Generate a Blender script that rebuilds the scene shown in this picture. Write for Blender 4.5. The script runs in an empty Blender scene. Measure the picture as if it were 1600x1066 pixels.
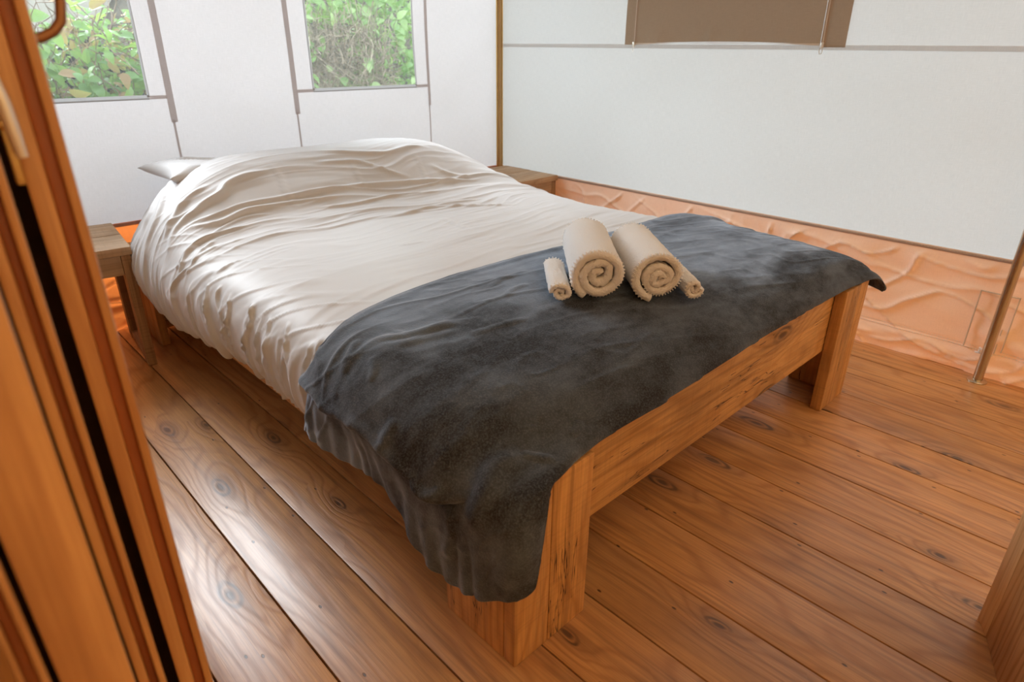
import bpy, bmesh, math, random
import numpy as np
from mathutils import Vector, Matrix
from mathutils.bvhtree import BVHTree
random.seed(7); np.random.seed(7)
S = bpy.context.scene
COL = S.collection
R = math.radians
# ---------------------------------------------------------------- camera
EYE = Vector((0, 0, 1.15))
YAW, PITCH, ROLL = 0.7689542, 0.43193794, 0.00687047
fw = Vector((math.sin(YAW)*math.cos(PITCH), math.cos(YAW)*math.cos(PITCH), -math.sin(PITCH)))
rt = Vector((math.cos(YAW), -math.sin(YAW), 0)); up = rt.cross(fw)
rt2 = rt*math.cos(ROLL)+up*math.sin(ROLL); up2 = rt2.cross(fw)
cd = bpy.data.cameras.new('camera'); cam = bpy.data.objects.new('camera', cd); COL.objects.link(cam)
cam.matrix_world = Matrix(((rt2.x, up2.x, -fw.x, EYE.x), (rt2.y, up2.y, -fw.y, EYE.y), (rt2.z, up2.z, -fw.z, EYE.z), (0, 0, 0, 1)))
cd.sensor_width = 36.0; cd.lens = 1003.05/1600*36; cd.clip_start = .05; cd.clip_end = 200
cd.dof.use_dof = True; cd.dof.focus_distance = 1.75; cd.dof.aperture_fstop = 4.5
S.camera = cam
# ---------------------------------------------------------------- sky, sun, exposure
w = bpy.data.worlds.new('sky'); S.world = w; w.use_nodes = True
wn = w.node_tree.nodes; wn.clear()
bg = wn.new('ShaderNodeBackground'); wo = wn.new('ShaderNodeOutputWorld')
bg.inputs['Color'].default_value = (.80, .915, 1.0, 1); bg.inputs['Strength'].default_value = 4.5
w.node_tree.links.new(bg.outputs[0], wo.inputs[0])
sd = bpy.data.lights.new('veiled_sun', 'SUN'); sd.energy = 7.4; sd.angle = R(46); sd.color = (.90, .955, 1.0)
sun = bpy.data.objects.new('veiled_sun', sd); COL.objects.link(sun)
sun.rotation_euler = Vector((-.22, 1.0, .72)).to_track_quat('Z', 'Y').to_euler()
S.view_settings.view_transform = 'Standard'; S.view_settings.look = 'None'
S.view_settings.gamma = 1; S.view_settings.use_curve_mapping = False
S.view_settings.exposure = 0.05
S.cycles.use_denoising = True
S.cycles.max_bounces = 10; S.cycles.diffuse_bounces = 6; S.cycles.transparent_max_bounces = 12
S.cycles.sample_clamp_indirect = 8

# ---------------------------------------------------------------- helpers
def srgb(r, g, b):
    f = lambda c: (c/255)/12.92 if c/255 <= .04045 else ((c/255+.055)/1.055)**2.4
    return (f(r), f(g), f(b), 1)

def tag(o, label=None, cat=None, group=None, kind=None):
    if label: o['label'] = label
    if cat: o['category'] = cat
    if group: o['group'] = group
    if kind: o['kind'] = kind
    return o

def link(name, me, mat=None, parent=None, loc=None):
    o = bpy.data.objects.new(name, me); COL.objects.link(o)
    if mat is not None and me is not None and not me.materials: me.materials.append(mat)
    if parent is not None: o.parent = parent
    if loc is not None: o.location = loc
    return o

def empty(name, loc, label, cat, group=None, rz=0):
    o = bpy.data.objects.new(name, None); COL.objects.link(o); o.location = loc; o.rotation_euler.z = rz
    o.empty_display_size = .05
    return tag(o, label, cat, group)

def bm_mesh(bm, name, smooth=True):
    bmesh.ops.recalc_face_normals(bm, faces=bm.faces)
    me = bpy.data.meshes.new(name); bm.to_mesh(me); bm.free()
    if smooth:
        for p in me.polygons: p.use_smooth = True
        try: me.set_sharp_from_angle(angle=R(40))
        except Exception: pass
    return me

def box_bm(bm, lo, hi, bev=.003, seg=2):
    lo = Vector(lo); hi = Vector(hi)
    r = bmesh.ops.create_cube(bm, size=1, matrix=Matrix.Translation((lo+hi)/2) @ Matrix.Diagonal((*(hi-lo), 1)))
    if bev:
        es = list({e for v in r['verts'] for e in v.link_edges})
        bmesh.ops.bevel(bm, geom=es, offset=bev, segments=seg, profile=.6, affect='EDGES')

def box(name, lo, hi, mat, parent=None, bev=.003):
    """a board; its object origin sits at its own low corner so grain runs in its own space"""
    lo = Vector(lo); hi = Vector(hi)
    bm = bmesh.new(); box_bm(bm, (0, 0, 0), hi-lo, bev)
    return link(name, bm_mesh(bm, name), mat, parent, lo)

def grid_mesh(name, P, closed=False, smooth=True):
    n, m = P.shape[:2]
    me = bpy.data.meshes.new(name)
    idx = np.arange(n*m).reshape(n, m)
    q = np.stack([idx[:-1, :-1], idx[:-1, 1:], idx[1:, 1:], idx[1:, :-1]], -1).reshape(-1, 4)
    me.vertices.add(n*m); me.vertices.foreach_set('co', P.reshape(-1).astype(np.float32))
    me.loops.add(q.size); me.loops.foreach_set('vertex_index', q.reshape(-1).astype(np.int32))
    me.polygons.add(len(q)); me.polygons.foreach_set('loop_start', np.arange(0, q.size, 4, dtype=np.int32))
    me.polygons.foreach_set('use_smooth', np.ones(len(q), dtype=bool))
    me.update(calc_edges=True); me.validate()
    return me

def tube_bm(bm, pts, rad, n=10, cap=True):
    pts = [Vector(p) for p in pts]; rings = []
    rads = rad if isinstance(rad, (list, tuple)) else [rad]*len(pts)
    side = None
    for i, p in enumerate(pts):
        t = (pts[min(i+1, len(pts)-1)]-pts[max(i-1, 0)]).normalized()
        if side is None:
            side = t.orthogonal().normalized()
        side = (side - t*side.dot(t)).normalized(); b = t.cross(side)
        rings.append([bm.verts.new(p+(side*math.cos(a)+b*math.sin(a))*rads[i]) for a in [2*math.pi*k/n for k in range(n)]])
    for a, b in zip(rings, rings[1:]):
        for k in range(n): bm.faces.new((a[k], a[(k+1) % n], b[(k+1) % n], b[k]))
    if cap:
        bm.faces.new(rings[0][::-1]); bm.faces.new(rings[-1])

def tube(name, pts, rad, mat, parent=None, n=10):
    bm = bmesh.new(); o = Vector(pts[0]); tube_bm(bm, [Vector(p)-o for p in pts], rad, n)
    return link(name, bm_mesh(bm, name), mat, parent, o)

def prism(name, poly, z0, z1, mat, parent=None, bev=.0015):
    o = Vector((poly[0][0], poly[0][1], z0)); bm = bmesh.new()
    a = [bm.verts.new((x-o.x, y-o.y, 0)) for x, y in poly]; b = [bm.verts.new((x-o.x, y-o.y, z1-z0)) for x, y in poly]
    bm.faces.new(a[::-1]); bm.faces.new(b)
    for i in range(len(a)):
        j = (i+1) % len(a); bm.faces.new((a[i], a[j], b[j], b[i]))
    if bev:
        bmesh.ops.bevel(bm, geom=list(bm.edges), offset=bev, segments=2, profile=.6, affect='EDGES')
    return link(name, bm_mesh(bm, name), mat, parent, o)

def smooth(a, b, x):
    t = np.clip((x-a)/(b-a), 0, 1); return t*t*(3-2*t)
# value noise for shaping cloth
def vnoise(x, y, seed=0):
    x = np.asarray(x, float); y = np.asarray(y, float)
    xi = np.floor(x).astype(np.int64); yi = np.floor(y).astype(np.int64)
    fx = x-xi; fy = y-yi; fx = fx*fx*fx*(fx*(fx*6-15)+10); fy = fy*fy*fy*(fy*(fy*6-15)+10)
    def h(a, b):
        v = (a*374761393+b*668265263+seed*1274126177) & 0x7fffffff
        v = ((v ^ (v >> 13))*1274126177) & 0x7fffffff
        v = (v ^ (v >> 16)) & 0xffff
        return v/65535.0*2-1
    return (h(xi, yi)*(1-fx)+h(xi+1, yi)*fx)*(1-fy)+(h(xi, yi+1)*(1-fx)+h(xi+1, yi+1)*fx)*fy
def fbm(x, y, o=3, seed=0):
    s = 0; a = 1; t = 0
    for i in range(o):
        s = s+a*vnoise(x*2**i+i*17.3, y*2**i+i*9.1, seed+i); t += a; a *= .5
    return s/t
def ridged(x, y, seed=0):
    return 1-np.abs(vnoise(x, y, seed))*2

# ---------------------------------------------------------------- materials
class NT:
    def __init__(s, name):
        s.m = bpy.data.materials.new(name); s.m.use_nodes = True; s.t = s.m.node_tree; s.t.nodes.clear()
        s.out = s.n('ShaderNodeOutputMaterial')
    def n(s, t, **kw):
        nd = s.t.nodes.new(t)
        for k, v in kw.items(): setattr(nd, k, v)
        return nd
    def set(s, sock, v):
        if hasattr(v, 'links') or isinstance(v, bpy.types.NodeSocket): s.t.links.new(v, sock)
        else: sock.default_value = v
    def math(s, op, a, b=0.0, c=None, clamp=False):
        nd = s.n('ShaderNodeMath', operation=op, use_clamp=clamp)
        s.set(nd.inputs[0], a); s.set(nd.inputs[1], b)
        if c is not None: s.set(nd.inputs[2], c)
        return nd.outputs[0]
    def vec(s, x, y, z):
        nd = s.n('ShaderNodeCombineXYZ'); s.set(nd.inputs[0], x); s.set(nd.inputs[1], y); s.set(nd.inputs[2], z); return nd.outputs[0]
    def noise(s, v, scale=1, detail=2, rough=.5, dist=0.0):
        nd = s.n('ShaderNodeTexNoise'); s.set(nd.inputs['Vector'], v); nd.inputs['Scale'].default_value = scale
        nd.inputs['Detail'].default_value = detail; nd.inputs['Roughness'].default_value = rough; nd.inputs['Distortion'].default_value = dist
        return nd.outputs[0]
    def ramp(s, f, stops):
        nd = s.n('ShaderNodeMapRange'); s.set(nd.inputs[0], f)
        nd.inputs[1].default_value, nd.inputs[2].default_value, nd.inputs[3].default_value, nd.inputs[4].default_value = stops
        return nd.outputs[0]
    def mix(s, f, a, b, mode='MIX'):
        nd = s.n('ShaderNodeMix', data_type='RGBA', blend_type=mode); s.set(nd.inputs[0], f); s.set(nd.inputs[6], a); s.set(nd.inputs[7], b)
        return nd.outputs[2]
    def bump(s, h, strength=.3, dist=.002, normal=None):
        nd = s.n('ShaderNodeBump'); s.set(nd.inputs['Height'], h); nd.inputs['Strength'].default_value = strength; nd.inputs['Distance'].default_value = dist
        if normal is not None: s.set(nd.inputs['Normal'], normal)
        return nd.outputs[0]
    def principled(s, color, rough=.6, normal=None, **kw):
        p = s.n('ShaderNodeBsdfPrincipled'); s.set(p.inputs['Base Color'], color); s.set(p.inputs['Roughness'], rough)
        if normal is not None: s.set(p.inputs['Normal'], normal)
        for k, v in kw.items(): s.set(p.inputs[k], v)
        s.t.links.new(p.outputs[0], s.out.inputs[0]); return p

def wood(name, light, mid, dark, axis='Y', across=14.0, knots=1.0, rough=.5, coat=0.0, saw=0.0, knot_scale=(2.2, 6.5), nails=False, relief=.5, crack=False, ringdepth=.55):
    """axis = the way the grain runs in the board's own space"""
    t = NT(name)
    tc = t.n('ShaderNodeTexCoord'); sp = t.n('ShaderNodeSeparateXYZ'); t.set(sp.inputs[0], tc.outputs['Object'])
    oi = t.n('ShaderNodeObjectInfo'); rnd = t.math('MULTIPLY', oi.outputs['Random'], 37.0)
    X, Y, Z = sp.outputs
    L, A, T = {'X': (X, Y, Z), 'Y': (Y, X, Z), 'Z': (Z, X, Y)}[axis]
    AT = t.math('ADD', A, t.math('MULTIPLY', T, .8))
    Lr = t.math('ADD', L, rnd)
    ATr = t.math('ADD', AT, t.math('MULTIPLY', rnd, 1.7))
    low = t.noise(t.vec(t.math('MULTIPLY', Lr, 1.1), t.math('MULTIPLY', ATr, 5), rnd), 1, 2, .5)
    wob = t.noise(t.vec(t.math('MULTIPLY', Lr, 6), t.math('MULTIPLY', ATr, 18), rnd), 1, 2, .6)
    # knots
    vo = t.n('ShaderNodeTexVoronoi', voronoi_dimensions='2D', feature='F1'); vo.inputs['Scale'].default_value = 1; vo.inputs['Randomness'].default_value = .9
    wv = t.math('MULTIPLY', t.math('SUBTRACT', wob, .5), .10)
    t.set(vo.inputs['Vector'], t.vec(t.math('ADD', t.math('MULTIPLY', Lr, knot_scale[0]), wv), t.math('ADD', t.math('MULTIPLY', ATr, knot_scale[1]), wv), 0))
    d = vo.outputs['Distance']; cs = t.n('ShaderNodeSeparateColor'); t.set(cs.inputs[0], vo.outputs['Color'])
    has = t.math('GREATER_THAN', cs.outputs[0], 1-.62*knots)
    size = t.math('MULTIPLY_ADD', cs.outputs[1], .6, .6)
    dk = t.math('DIVIDE', d, size)
    push = t.math('MULTIPLY', t.math('POWER', 2.718, t.math('MULTIPLY', t.math('MULTIPLY', dk, dk), -9.0)), has)
    g = t.math('ADD', t.math('MULTIPLY', AT, across), t.math('MULTIPLY', low, 9.0))
    g = t.math('ADD', g, t.math('MULTIPLY', wob, .7))
    g = t.math('ADD', g, t.math('MULTIPLY', push, 2.6))
    s = t.math('MULTIPLY_ADD', t.math('SINE', t.math('MULTIPLY', g, 6.283)), .5, .5)
    ring = t.math('POWER', s, 3.0)
    fib = t.noise(t.vec(t.math('MULTIPLY', Lr, 5), t.math('MULTIPLY', ATr, 230), rnd), 1, 3, .6)
    stain = t.noise(t.vec(t.math('MULTIPLY', Lr, 3), t.math('MULTIPLY', ATr, 9), rnd), 1, 4, .65)
    c = t.mix(t.math('MULTIPLY', ring, ringdepth), light, mid); streak = t.noise(t.vec(t.math('MULTIPLY', Lr, 1.6), t.math('MULTIPLY', ATr, 60), t.math('ADD', rnd, 9)), 1, 4, .7)
    c = t.mix(t.ramp(fib, (.35, .72, 0, .6)), c, mid)
    c = t.mix(t.ramp(stain, (.5, .8, 0, .55)), c, dark); c = t.mix(t.ramp(streak, (.48, .78, 0, .75)), c, dark)
    tone = t.math('MULTIPLY_ADD', oi.outputs['Random'], .26, .87)
    hsv = t.n('ShaderNodeHueSaturation'); t.set(hsv.inputs['Color'], c); t.set(hsv.inputs['Value'], tone); c = hsv.outputs[0]
    halo = t.math('MULTIPLY', t.ramp(dk, (.10, .32, .38, 0)), has)
    c = t.mix(halo, c, dark)
    core = t.math('MULTIPLY', t.ramp(t.math('ADD', dk, wv), (.035, .07, 1, 0)), has)
    kring = t.math('MULTIPLY', t.math('MULTIPLY', t.ramp(t.math('ABSOLUTE', t.math('SUBTRACT', dk, .10)), (.008, .03, .8, 0)), has), t.ramp(wob, (.35, .6, 0, 1)))
    vd = (dark[0]*.25, dark[1]*.22, dark[2]*.22, 1)
    c = t.mix(t.math('MULTIPLY', core, .8), c, vd); c = t.mix(kring, c, vd)
    h = t.math('ADD', t.math('MULTIPLY', ring, -.6), t.math('MULTIPLY', fib, .7))
    h = t.math('ADD', h, t.math('MULTIPLY', core, -1.5))
    if nails:
        v2 = t.n('ShaderNodeTexVoronoi', voronoi_dimensions='2D'); v2.inputs['Scale'].default_value = 1
        t.set(v2.inputs['Vector'], t.vec(t.math('MULTIPLY', Lr, 4.5), t.math('MULTIPLY', ATr, 9.0), 0))
        c3 = t.n('ShaderNodeSeparateColor'); t.set(c3.inputs[0], v2.outputs['Color'])
        dot = t.math('MULTIPLY', t.ramp(v2.outputs['Distance'], (.018, .032, .85, 0)), t.math('GREATER_THAN', c3.outputs[1], .5))
        c = t.mix(dot, c, vd); h = t.math('ADD', h, t.math('MULTIPLY', dot, -2))
    if saw:
        sw = t.noise(t.vec(t.math('MULTIPLY', Lr, 140), t.math('MULTIPLY', ATr, 6), rnd), 1, 2, .6)
        c = t.mix(t.ramp(sw, (.5, .8, 0, saw)), c, dark); h = t.math('ADD', h, t.math('MULTIPLY', sw, saw))
    if crack:
        ck = t.noise(t.vec(t.math('MULTIPLY', Lr, 2.2), t.math('MULTIPLY', ATr, 34), t.math('ADD', rnd, 5)), 1, 3, .75)
        cl = t.ramp(t.math('ABSOLUTE', t.math('SUBTRACT', ck, .60)), (.004, .012, .85, 0))
        gate = t.ramp(t.noise(t.vec(t.math('MULTIPLY', Lr, 3), t.math('MULTIPLY', ATr, 8), 3.3), 1, 1), (.52, .6, 0, 1))
        cl = t.math('MULTIPLY', cl, gate)
        c = t.mix(cl, c, vd); h = t.math('ADD', h, t.math('MULTIPLY', cl, -2))
    nrm = t.bump(h, relief, .0012)
    rg = t.ramp(t.math('ADD', fib, ring), (.3, 1.6, rough-.04, rough+.12))
    p = t.principled(c, rg, nrm)
    p.inputs['Specular IOR Level'].default_value = .5
    if coat: p.inputs['Coat Weight'].default_value = coat; p.inputs['Coat Roughness'].default_value = .30; p.inputs['Coat IOR'].default_value = 1.7
    return t.m

def canvas(name, refl, trans, share=.5, weave=1100, wb=.15, gloss=0.0):
    t = NT(name); tc = t.n('ShaderNodeTexCoord'); sp = t.n('ShaderNodeSeparateXYZ'); t.set(sp.inputs[0], tc.outputs['Object'])
    X, Y, Z = sp.outputs; H_ = t.math('ADD', X, Y)
    n1 = t.noise(t.vec(t.math('MULTIPLY', H_, 30), t.math('MULTIPLY', Z, 700), 0), 1, 2, .6)
    n2 = t.noise(t.vec(t.math('MULTIPLY', H_, 700), t.math('MULTIPLY', Z, 30), 4), 1, 2, .6)
    wv = t.math('ADD', n1, n2)
    f = t.ramp(wv, (.7, 1.3, .93, 1.05))
    sc = t.n('ShaderNodeVectorMath', operation='SCALE'); t.set(sc.inputs[0], refl[:3]); t.set(sc.inputs['Scale'], f)
    sc2 = t.n('ShaderNodeVectorMath', operation='SCALE'); t.set(sc2.inputs[0], trans[:3]); t.set(sc2.inputs['Scale'], f)
    nrm = t.bump(wv, wb, .001)
    df = t.n('ShaderNodeBsdfDiffuse'); t.set(df.inputs[0], sc.outputs[0]); t.set(df.inputs['Normal'], nrm)
    tr = t.n('ShaderNodeBsdfTranslucent'); t.set(tr.inputs[0], sc2.outputs[0]); t.set(tr.inputs['Normal'], nrm)
    mx = t.n('ShaderNodeMixShader'); mx.inputs[0].default_value = share
    t.t.links.new(df.outputs[0], mx.inputs[1]); t.t.links.new(tr.outputs[0], mx.inputs[2]); last = mx
    if gloss:
        gl = t.n('ShaderNodeBsdfGlossy'); gl.inputs['Roughness'].default_value = .38; gl.inputs[0].default_value = (1, 1, 1, 1)
        fr = t.n('ShaderNodeFresnel'); fr.inputs[0].default_value = 1.4
        m2 = t.n('ShaderNodeMixShader'); t.set(m2.inputs[0], t.math('MULTIPLY', fr.outputs[0], gloss))
        t.t.links.new(last.outputs[0], m2.inputs[1]); t.t.links.new(gl.outputs[0], m2.inputs[2]); last = m2
    t.t.links.new(last.outputs[0], t.out.inputs[0]); return t.m

def plain(name, color, rough=.6, metallic=0.0, nscale=0, var=.15, bump=0.0, **kw):
    t = NT(name); c = color; nrm = None
    if nscale:
        tc = t.n('ShaderNodeTexCoord'); n = t.noise(tc.outputs['Object'], nscale, 4, .6)
        c2 = tuple(v*(1-var*2) for v in color[:3])+(1,)
        c = t.mix(t.ramp(n, (.3, .7, 0, 1)), color, c2)
        if bump: nrm = t.bump(n, bump, .002)
    p = t.principled(c, rough, nrm); p.inputs['Metallic'].default_value = metallic
    for k, v in kw.items(): p.inputs[k].default_value = v
    return t.m

def m_duvet():
    t = NT('sateen_cotton'); tc = t.n('ShaderNodeTexCoord')
    n = t.noise(tc.outputs['Object'], 900, 2, .6); nf = t.noise(tc.outputs['Object'], 5, 3, .55)
    c = t.mix(nf, (.585, .575, .575, 1), (.625, .615, .615, 1))
    p = t.principled(c, .48, t.bump(n, .10, .0006)); p.inputs['Specular IOR Level'].default_value = .22
    p.inputs['Sheen Weight'].default_value = .25; p.inputs['Sheen Roughness'].default_value = .4
    return t.m

def m_blanket():
    t = NT('fleece'); tc = t.n('ShaderNodeTexCoord')
    ob = tc.outputs['Object']
    n = t.noise(ob, 260, 3, .75)
    patch = t.noise(ob, 4.2, 3, .5, .5); fine = t.noise(ob, 38, 3, .6, .6)
    mp = t.n('ShaderNodeMapping'); mp.inputs['Scale'].default_value = (3, 9, 5); mp.inputs['Rotation'].default_value = (0, 0, .35); t.set(mp.inputs[0], ob)
    strk = t.noise(mp.outputs[0], 1.6, 3, .55, .4)
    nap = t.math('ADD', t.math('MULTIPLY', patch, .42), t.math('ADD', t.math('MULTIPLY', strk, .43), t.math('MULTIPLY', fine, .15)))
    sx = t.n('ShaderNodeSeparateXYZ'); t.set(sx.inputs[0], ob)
    # painted light: rear of the blanket paler and shinier, front edge darker
    lit_rear = t.math('ADD', t.math('ADD', sx.outputs[1], t.math('MULTIPLY', sx.outputs[0], .16)), t.math('MULTIPLY', t.math('SUBTRACT', patch, .5), .7))
    lit_rear = t.ramp(lit_rear, (1.10, 1.24, -.06, .085))
    nap_light = t.ramp(t.math('ADD', nap, lit_rear), (.36, .66, 0, 1))
    c = t.mix(nap_light, (.022, .023, .027, 1), (.115, .145, .186, 1))
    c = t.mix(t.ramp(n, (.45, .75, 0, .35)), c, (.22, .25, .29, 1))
    nrm = t.bump(n, .55, .0025)
    p = t.principled(c, .8, nrm); p.inputs['Specular IOR Level'].default_value = .15
    t.set(p.inputs['Sheen Weight'], t.ramp(nap_light, (0, 1, .12, .95))); p.inputs['Sheen Roughness'].default_value = .38
    p.inputs['Sheen Tint'].default_value = (.70, .82, 1.0, 1)
    return t.m

def m_towel():
    t = NT('terry_cotton'); tc = t.n('ShaderNodeTexCoord')
    n = t.noise(tc.outputs['Object'], 240, 3, .8); n2 = t.noise(tc.outputs['Object'], 60, 3, .6)
    h = t.math('ADD', n, t.math('MULTIPLY', n2, .5))
    p = t.principled((.93, .91, .89, 1), .9, t.bump(h, .9, .005)); p.inputs['Sheen Weight'].default_value = .3
    p.inputs['Specular IOR Level'].default_value = .1
    p.inputs['Subsurface Weight'].default_value = 0.0
    return t.m

def m_leaf(name, a, b, gl=.4, shade=.45):
    t = NT(name); oi = t.n('ShaderNodeObjectInfo'); tc = t.n('ShaderNodeTexCoord')
    n = t.noise(tc.outputs['Object'], 14, 3, .6)
    g = t.n('ShaderNodeNewGeometry')
    f = t.math('FRACT', t.math('ADD', g.outputs['Random Per Island'], oi.outputs['Random']))
    c = t.mix(t.math('MULTIPLY_ADD', f, .7, t.math('MULTIPLY', n, .3)), a, b)
    df = t.n('ShaderNodeBsdfPrincipled'); t.set(df.inputs['Base Color'], c); df.inputs['Roughness'].default_value = gl
    tr = t.n('ShaderNodeBsdfTranslucent'); t.set(tr.inputs[0], t.mix(.5, c, (.45, .62, .12, 1)))
    mx = t.n('ShaderNodeMixShader'); mx.inputs[0].default_value = shade
    t.t.links.new(df.outputs[0], mx.inputs[1]); t.t.links.new(tr.outputs[0], mx.inputs[2]); t.t.links.new(mx.outputs[0], t.out.inputs[0])
    return t.m

def m_screen():
    t = NT('insect_mesh'); tc = t.n('ShaderNodeTexCoord')
    tr = t.n('ShaderNodeBsdfTransparent'); tl = t.n('ShaderNodeBsdfTranslucent'); tl.inputs[0].default_value = (.8, .82, .84, 1)
    df = t.n('ShaderNodeBsdfDiffuse'); df.inputs[0].default_value = (.8, .8, .8, 1)
    m1 = t.n('ShaderNodeMixShader'); m1.inputs[0].default_value = .6
    t.t.links.new(df.outputs[0], m1.inputs[1]); t.t.links.new(tl.outputs[0], m1.inputs[2])
    mx = t.n('ShaderNodeMixShader'); mx.inputs[0].default_value = .07
    t.t.links.new(tr.outputs[0], mx.inputs[1]); t.t.links.new(m1.outputs[0], mx.inputs[2]); t.t.links.new(mx.outputs[0], t.out.inputs[0])
    return t.m

M = {}
M['floor'] = wood('floor_larch', (.62, .325, .120, 1), (.40, .178, .056, 1), (.17, .075, .030, 1), 'Y', 16, .75, .42, .5, 0, (2.4, 6.0), True, .55, ringdepth=.68)
M['bed_y'] = wood('reclaimed_pine_lengthwise', (.62, .31, .10, 1), (.42, .17, .045, 1), (.16, .07, .025, 1), 'Y', 24, .4, .55, 0, .25, crack=True)
M['bed_x'] = wood('reclaimed_pine_crosswise', (.78, .44, .16, 1), (.54, .26, .08, 1), (.17, .08, .03, 1), 'X', 22, .4, .55, 0, .2, crack=True, relief=.8)
M['bed_z'] = wood('reclaimed_pine_upright', (.68, .36, .12, 1), (.44, .20, .058, 1), (.17, .075, .026, 1), 'Z', 26, .4, .55, 0, .25, crack=True, relief=.8)
M['stand_x'] = wood('scaffold_board_crosswise', (.50, .33, .19, 1), (.36, .215, .11, 1), (.19, .11, .055, 1), 'X', 24, .5, .6, 0, .3)
M['stand_y'] = wood('scaffold_board_lengthwise', (.48, .30, .16, 1), (.34, .19, .09, 1), (.17, .09, .045, 1), 'Y', 24, .5, .6, 0, .3)
M['stand_z'] = wood('scaffold_board_upright', (.42, .25, .12, 1), (.28, .145, .065, 1), (.14, .07, .035, 1), 'Z', 30, .4, .6, 0, .5)
M['door'] = wood('varnished_pine', (.62, .34, .13, 1), (.44, .20, .065, 1), (.31, .125, .038, 1), 'Z', 26, .12, .38, .3, 0, (.8, 3), False, .15)
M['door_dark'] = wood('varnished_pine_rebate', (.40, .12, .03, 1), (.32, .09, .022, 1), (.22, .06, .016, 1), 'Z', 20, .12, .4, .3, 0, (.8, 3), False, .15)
M['canvas_back'] = canvas('tent_canvas', (.78, .785, .80, 1), (.385, .365, .37, 1), .5)
M['canvas_roof'] = canvas('roof_canvas', (.42, .31, .21, 1), (.10, .08, .058, 1), .45)
M['canvas_right'] = canvas('tent_canvas_side', (.72, .72, .71, 1), (.42, .40, .375, 1), .5)
M['skirt'] = canvas('terracotta_sheet', (.97, .80, .66, 1), (.55, .16, .05, 1), .18, wb=.05, gloss=.6)
M['border'] = canvas('window_border_tape', (.5, .49, .48, 1), (.26, .26, .26, 1), .5)
M['skirt_backlit'] = canvas('terracotta_sheet_backlit', (.78, .42, .26, 1), (1.0, .24, .045, 1), .5, wb=.05, gloss=.6)  # more orange transmission than the side sheet, to imitate stronger backlight
M['tape'] = canvas('taupe_tape', (.46, .40, .37, 1), (.60, .53, .50, 1), .7)
M['tape_pale'] = canvas('pale_tape', (.62, .58, .55, 1), (.80, .76, .73, 1), .75)
M['flap'] = canvas('brown_canvas', (.42, .31, .22, 1), (.46, .33, .23, 1), .5)
M['thread'] = plain('thread', (.62, .52, .42, 1), .8)
M['white_thread'] = plain('white_thread', (.8, .74, .68, 1), .8)
M['zip'] = plain('zip_tape', (.42, .30, .20, 1), .6)
M['steel'] = plain('tube_steel', (.62, .55, .44, 1), .27, 1.0, 9, .1)
M['chrome'] = plain('brushed_nickel', (.82, .78, .70, 1), .28, .55)
M['bronze'] = plain('bronze', (.36, .19, .10, 1), .38, .75)
M['pole'] = plain('corner_pole_paint', (.50, .33, .14, 1), .4, .3, 4, .1)
M['brass'] = plain('brass', (.66, .50, .22, 1), .3, 1.0)
M['screen'] = m_screen()
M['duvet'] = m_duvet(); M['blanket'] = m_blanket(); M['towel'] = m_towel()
M['fringe'] = plain('blanket_edge', (.35, .27, .22, 1), .8)
M['mattress'] = plain('mattress_ticking', (.6, .55, .5, 1), .8, 0, 200, .05)
M['tan_canvas'] = canvas('tan_canvas', (.60, .43, .26, 1), (.66, .36, .15, 1), .5)
M['dark'] = plain('underfloor', (.02, .014, .01, 1), .9)
M['white_cotton'] = plain('white_cotton', (.9, .87, .84, 1), .85)
M['door_gap'] = plain('gap_shade_stile', (.10, .04, .015, 1), .7, 0, 20, .2)  # near-black brown stands for the shade in the door gaps
M['hedge_shade'] = plain('hedge_inner_shade', (.035, .028, .02, 1), .95, 0, 8, .3, .5)  # near-black, stands for the shade inside the hedge
M['earth'] = plain('earth', (.10, .085, .055, 1), .95, 0, 6, .3, .5)
M['leaf_a'] = m_leaf('hedge_leaf', (.10, .23, .055, 1), (.24, .40, .11, 1), .32)
M['leaf_b'] = m_leaf('bramble_leaf', (.15, .29, .08, 1), (.42, .55, .25, 1), .4)
M['leaf_dry'] = m_leaf('dry_leaf', (.30, .15, .07, 1), (.42, .27, .15, 1), .6)
M['twig'] = plain('twig', (.30, .22, .15, 1), .8, 0, 12, .3)
M['straw'] = plain('dry_stalks', (.44, .36, .26, 1), .85, 0, 12, .3)
M['far_canvas'] = canvas('neighbour_canvas', (.42, .39, .33, 1), (.2, .19, .16, 1), .3)
# ---------------------------------------------------------------- the setting
XR, YB = 2.855, 3.076          # right wall, back wall
SK = .445                      # top of the terracotta skirt
# floor: every board its own piece
floor = tag(link('floor', None), kind='structure')
bm = bmesh.new(); box_bm(bm, (-2.0, -3.2, -.06), (2.95, 3.12, -.028), 0)
link('subfloor', bm_mesh(bm, 'subfloor', False), M['dark'], floor)
pitch = .17676; x0 = .3646
k = -13
while x0+pitch*k < 2.85:
    a = x0+pitch*k; b = min(a+pitch, 2.93)
    box('floor_board', (a+.0018, -3.2, -.028+random.uniform(-.0008, .0)), (b-.0018, 3.10, random.uniform(-.0012, 0)), M['floor'], floor, .0022)
    k += 1

def wall_patch(bm, plane, a0, a1, z0, z1, amp=.004, res=.03, c=0.0, seed=3, thick=0):
    """canvas patch on plane 'y' (back) or 'x' (right) with a gentle ripple shared by all patches"""
    na = max(2, int((a1-a0)/res)); nz = max(2, int((z1-z0)/res)); g = []
    for i in range(na+1):
        row = []
        for j in range(nz+1):
            a = a0+(a1-a0)*i/na; z = z0+(z1-z0)*j/nz
            o = ripple(a, z, plane)*amp/.004+c
            row.append(bm.verts.new((a, YB-o, z) if plane == 'y' else (XR-o, a, z)))
        g.append(row)
    for i in range(na):
        for j in range(nz): bm.faces.new((g[i][j], g[i+1][j], g[i+1][j+1], g[i][j+1]))

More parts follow.
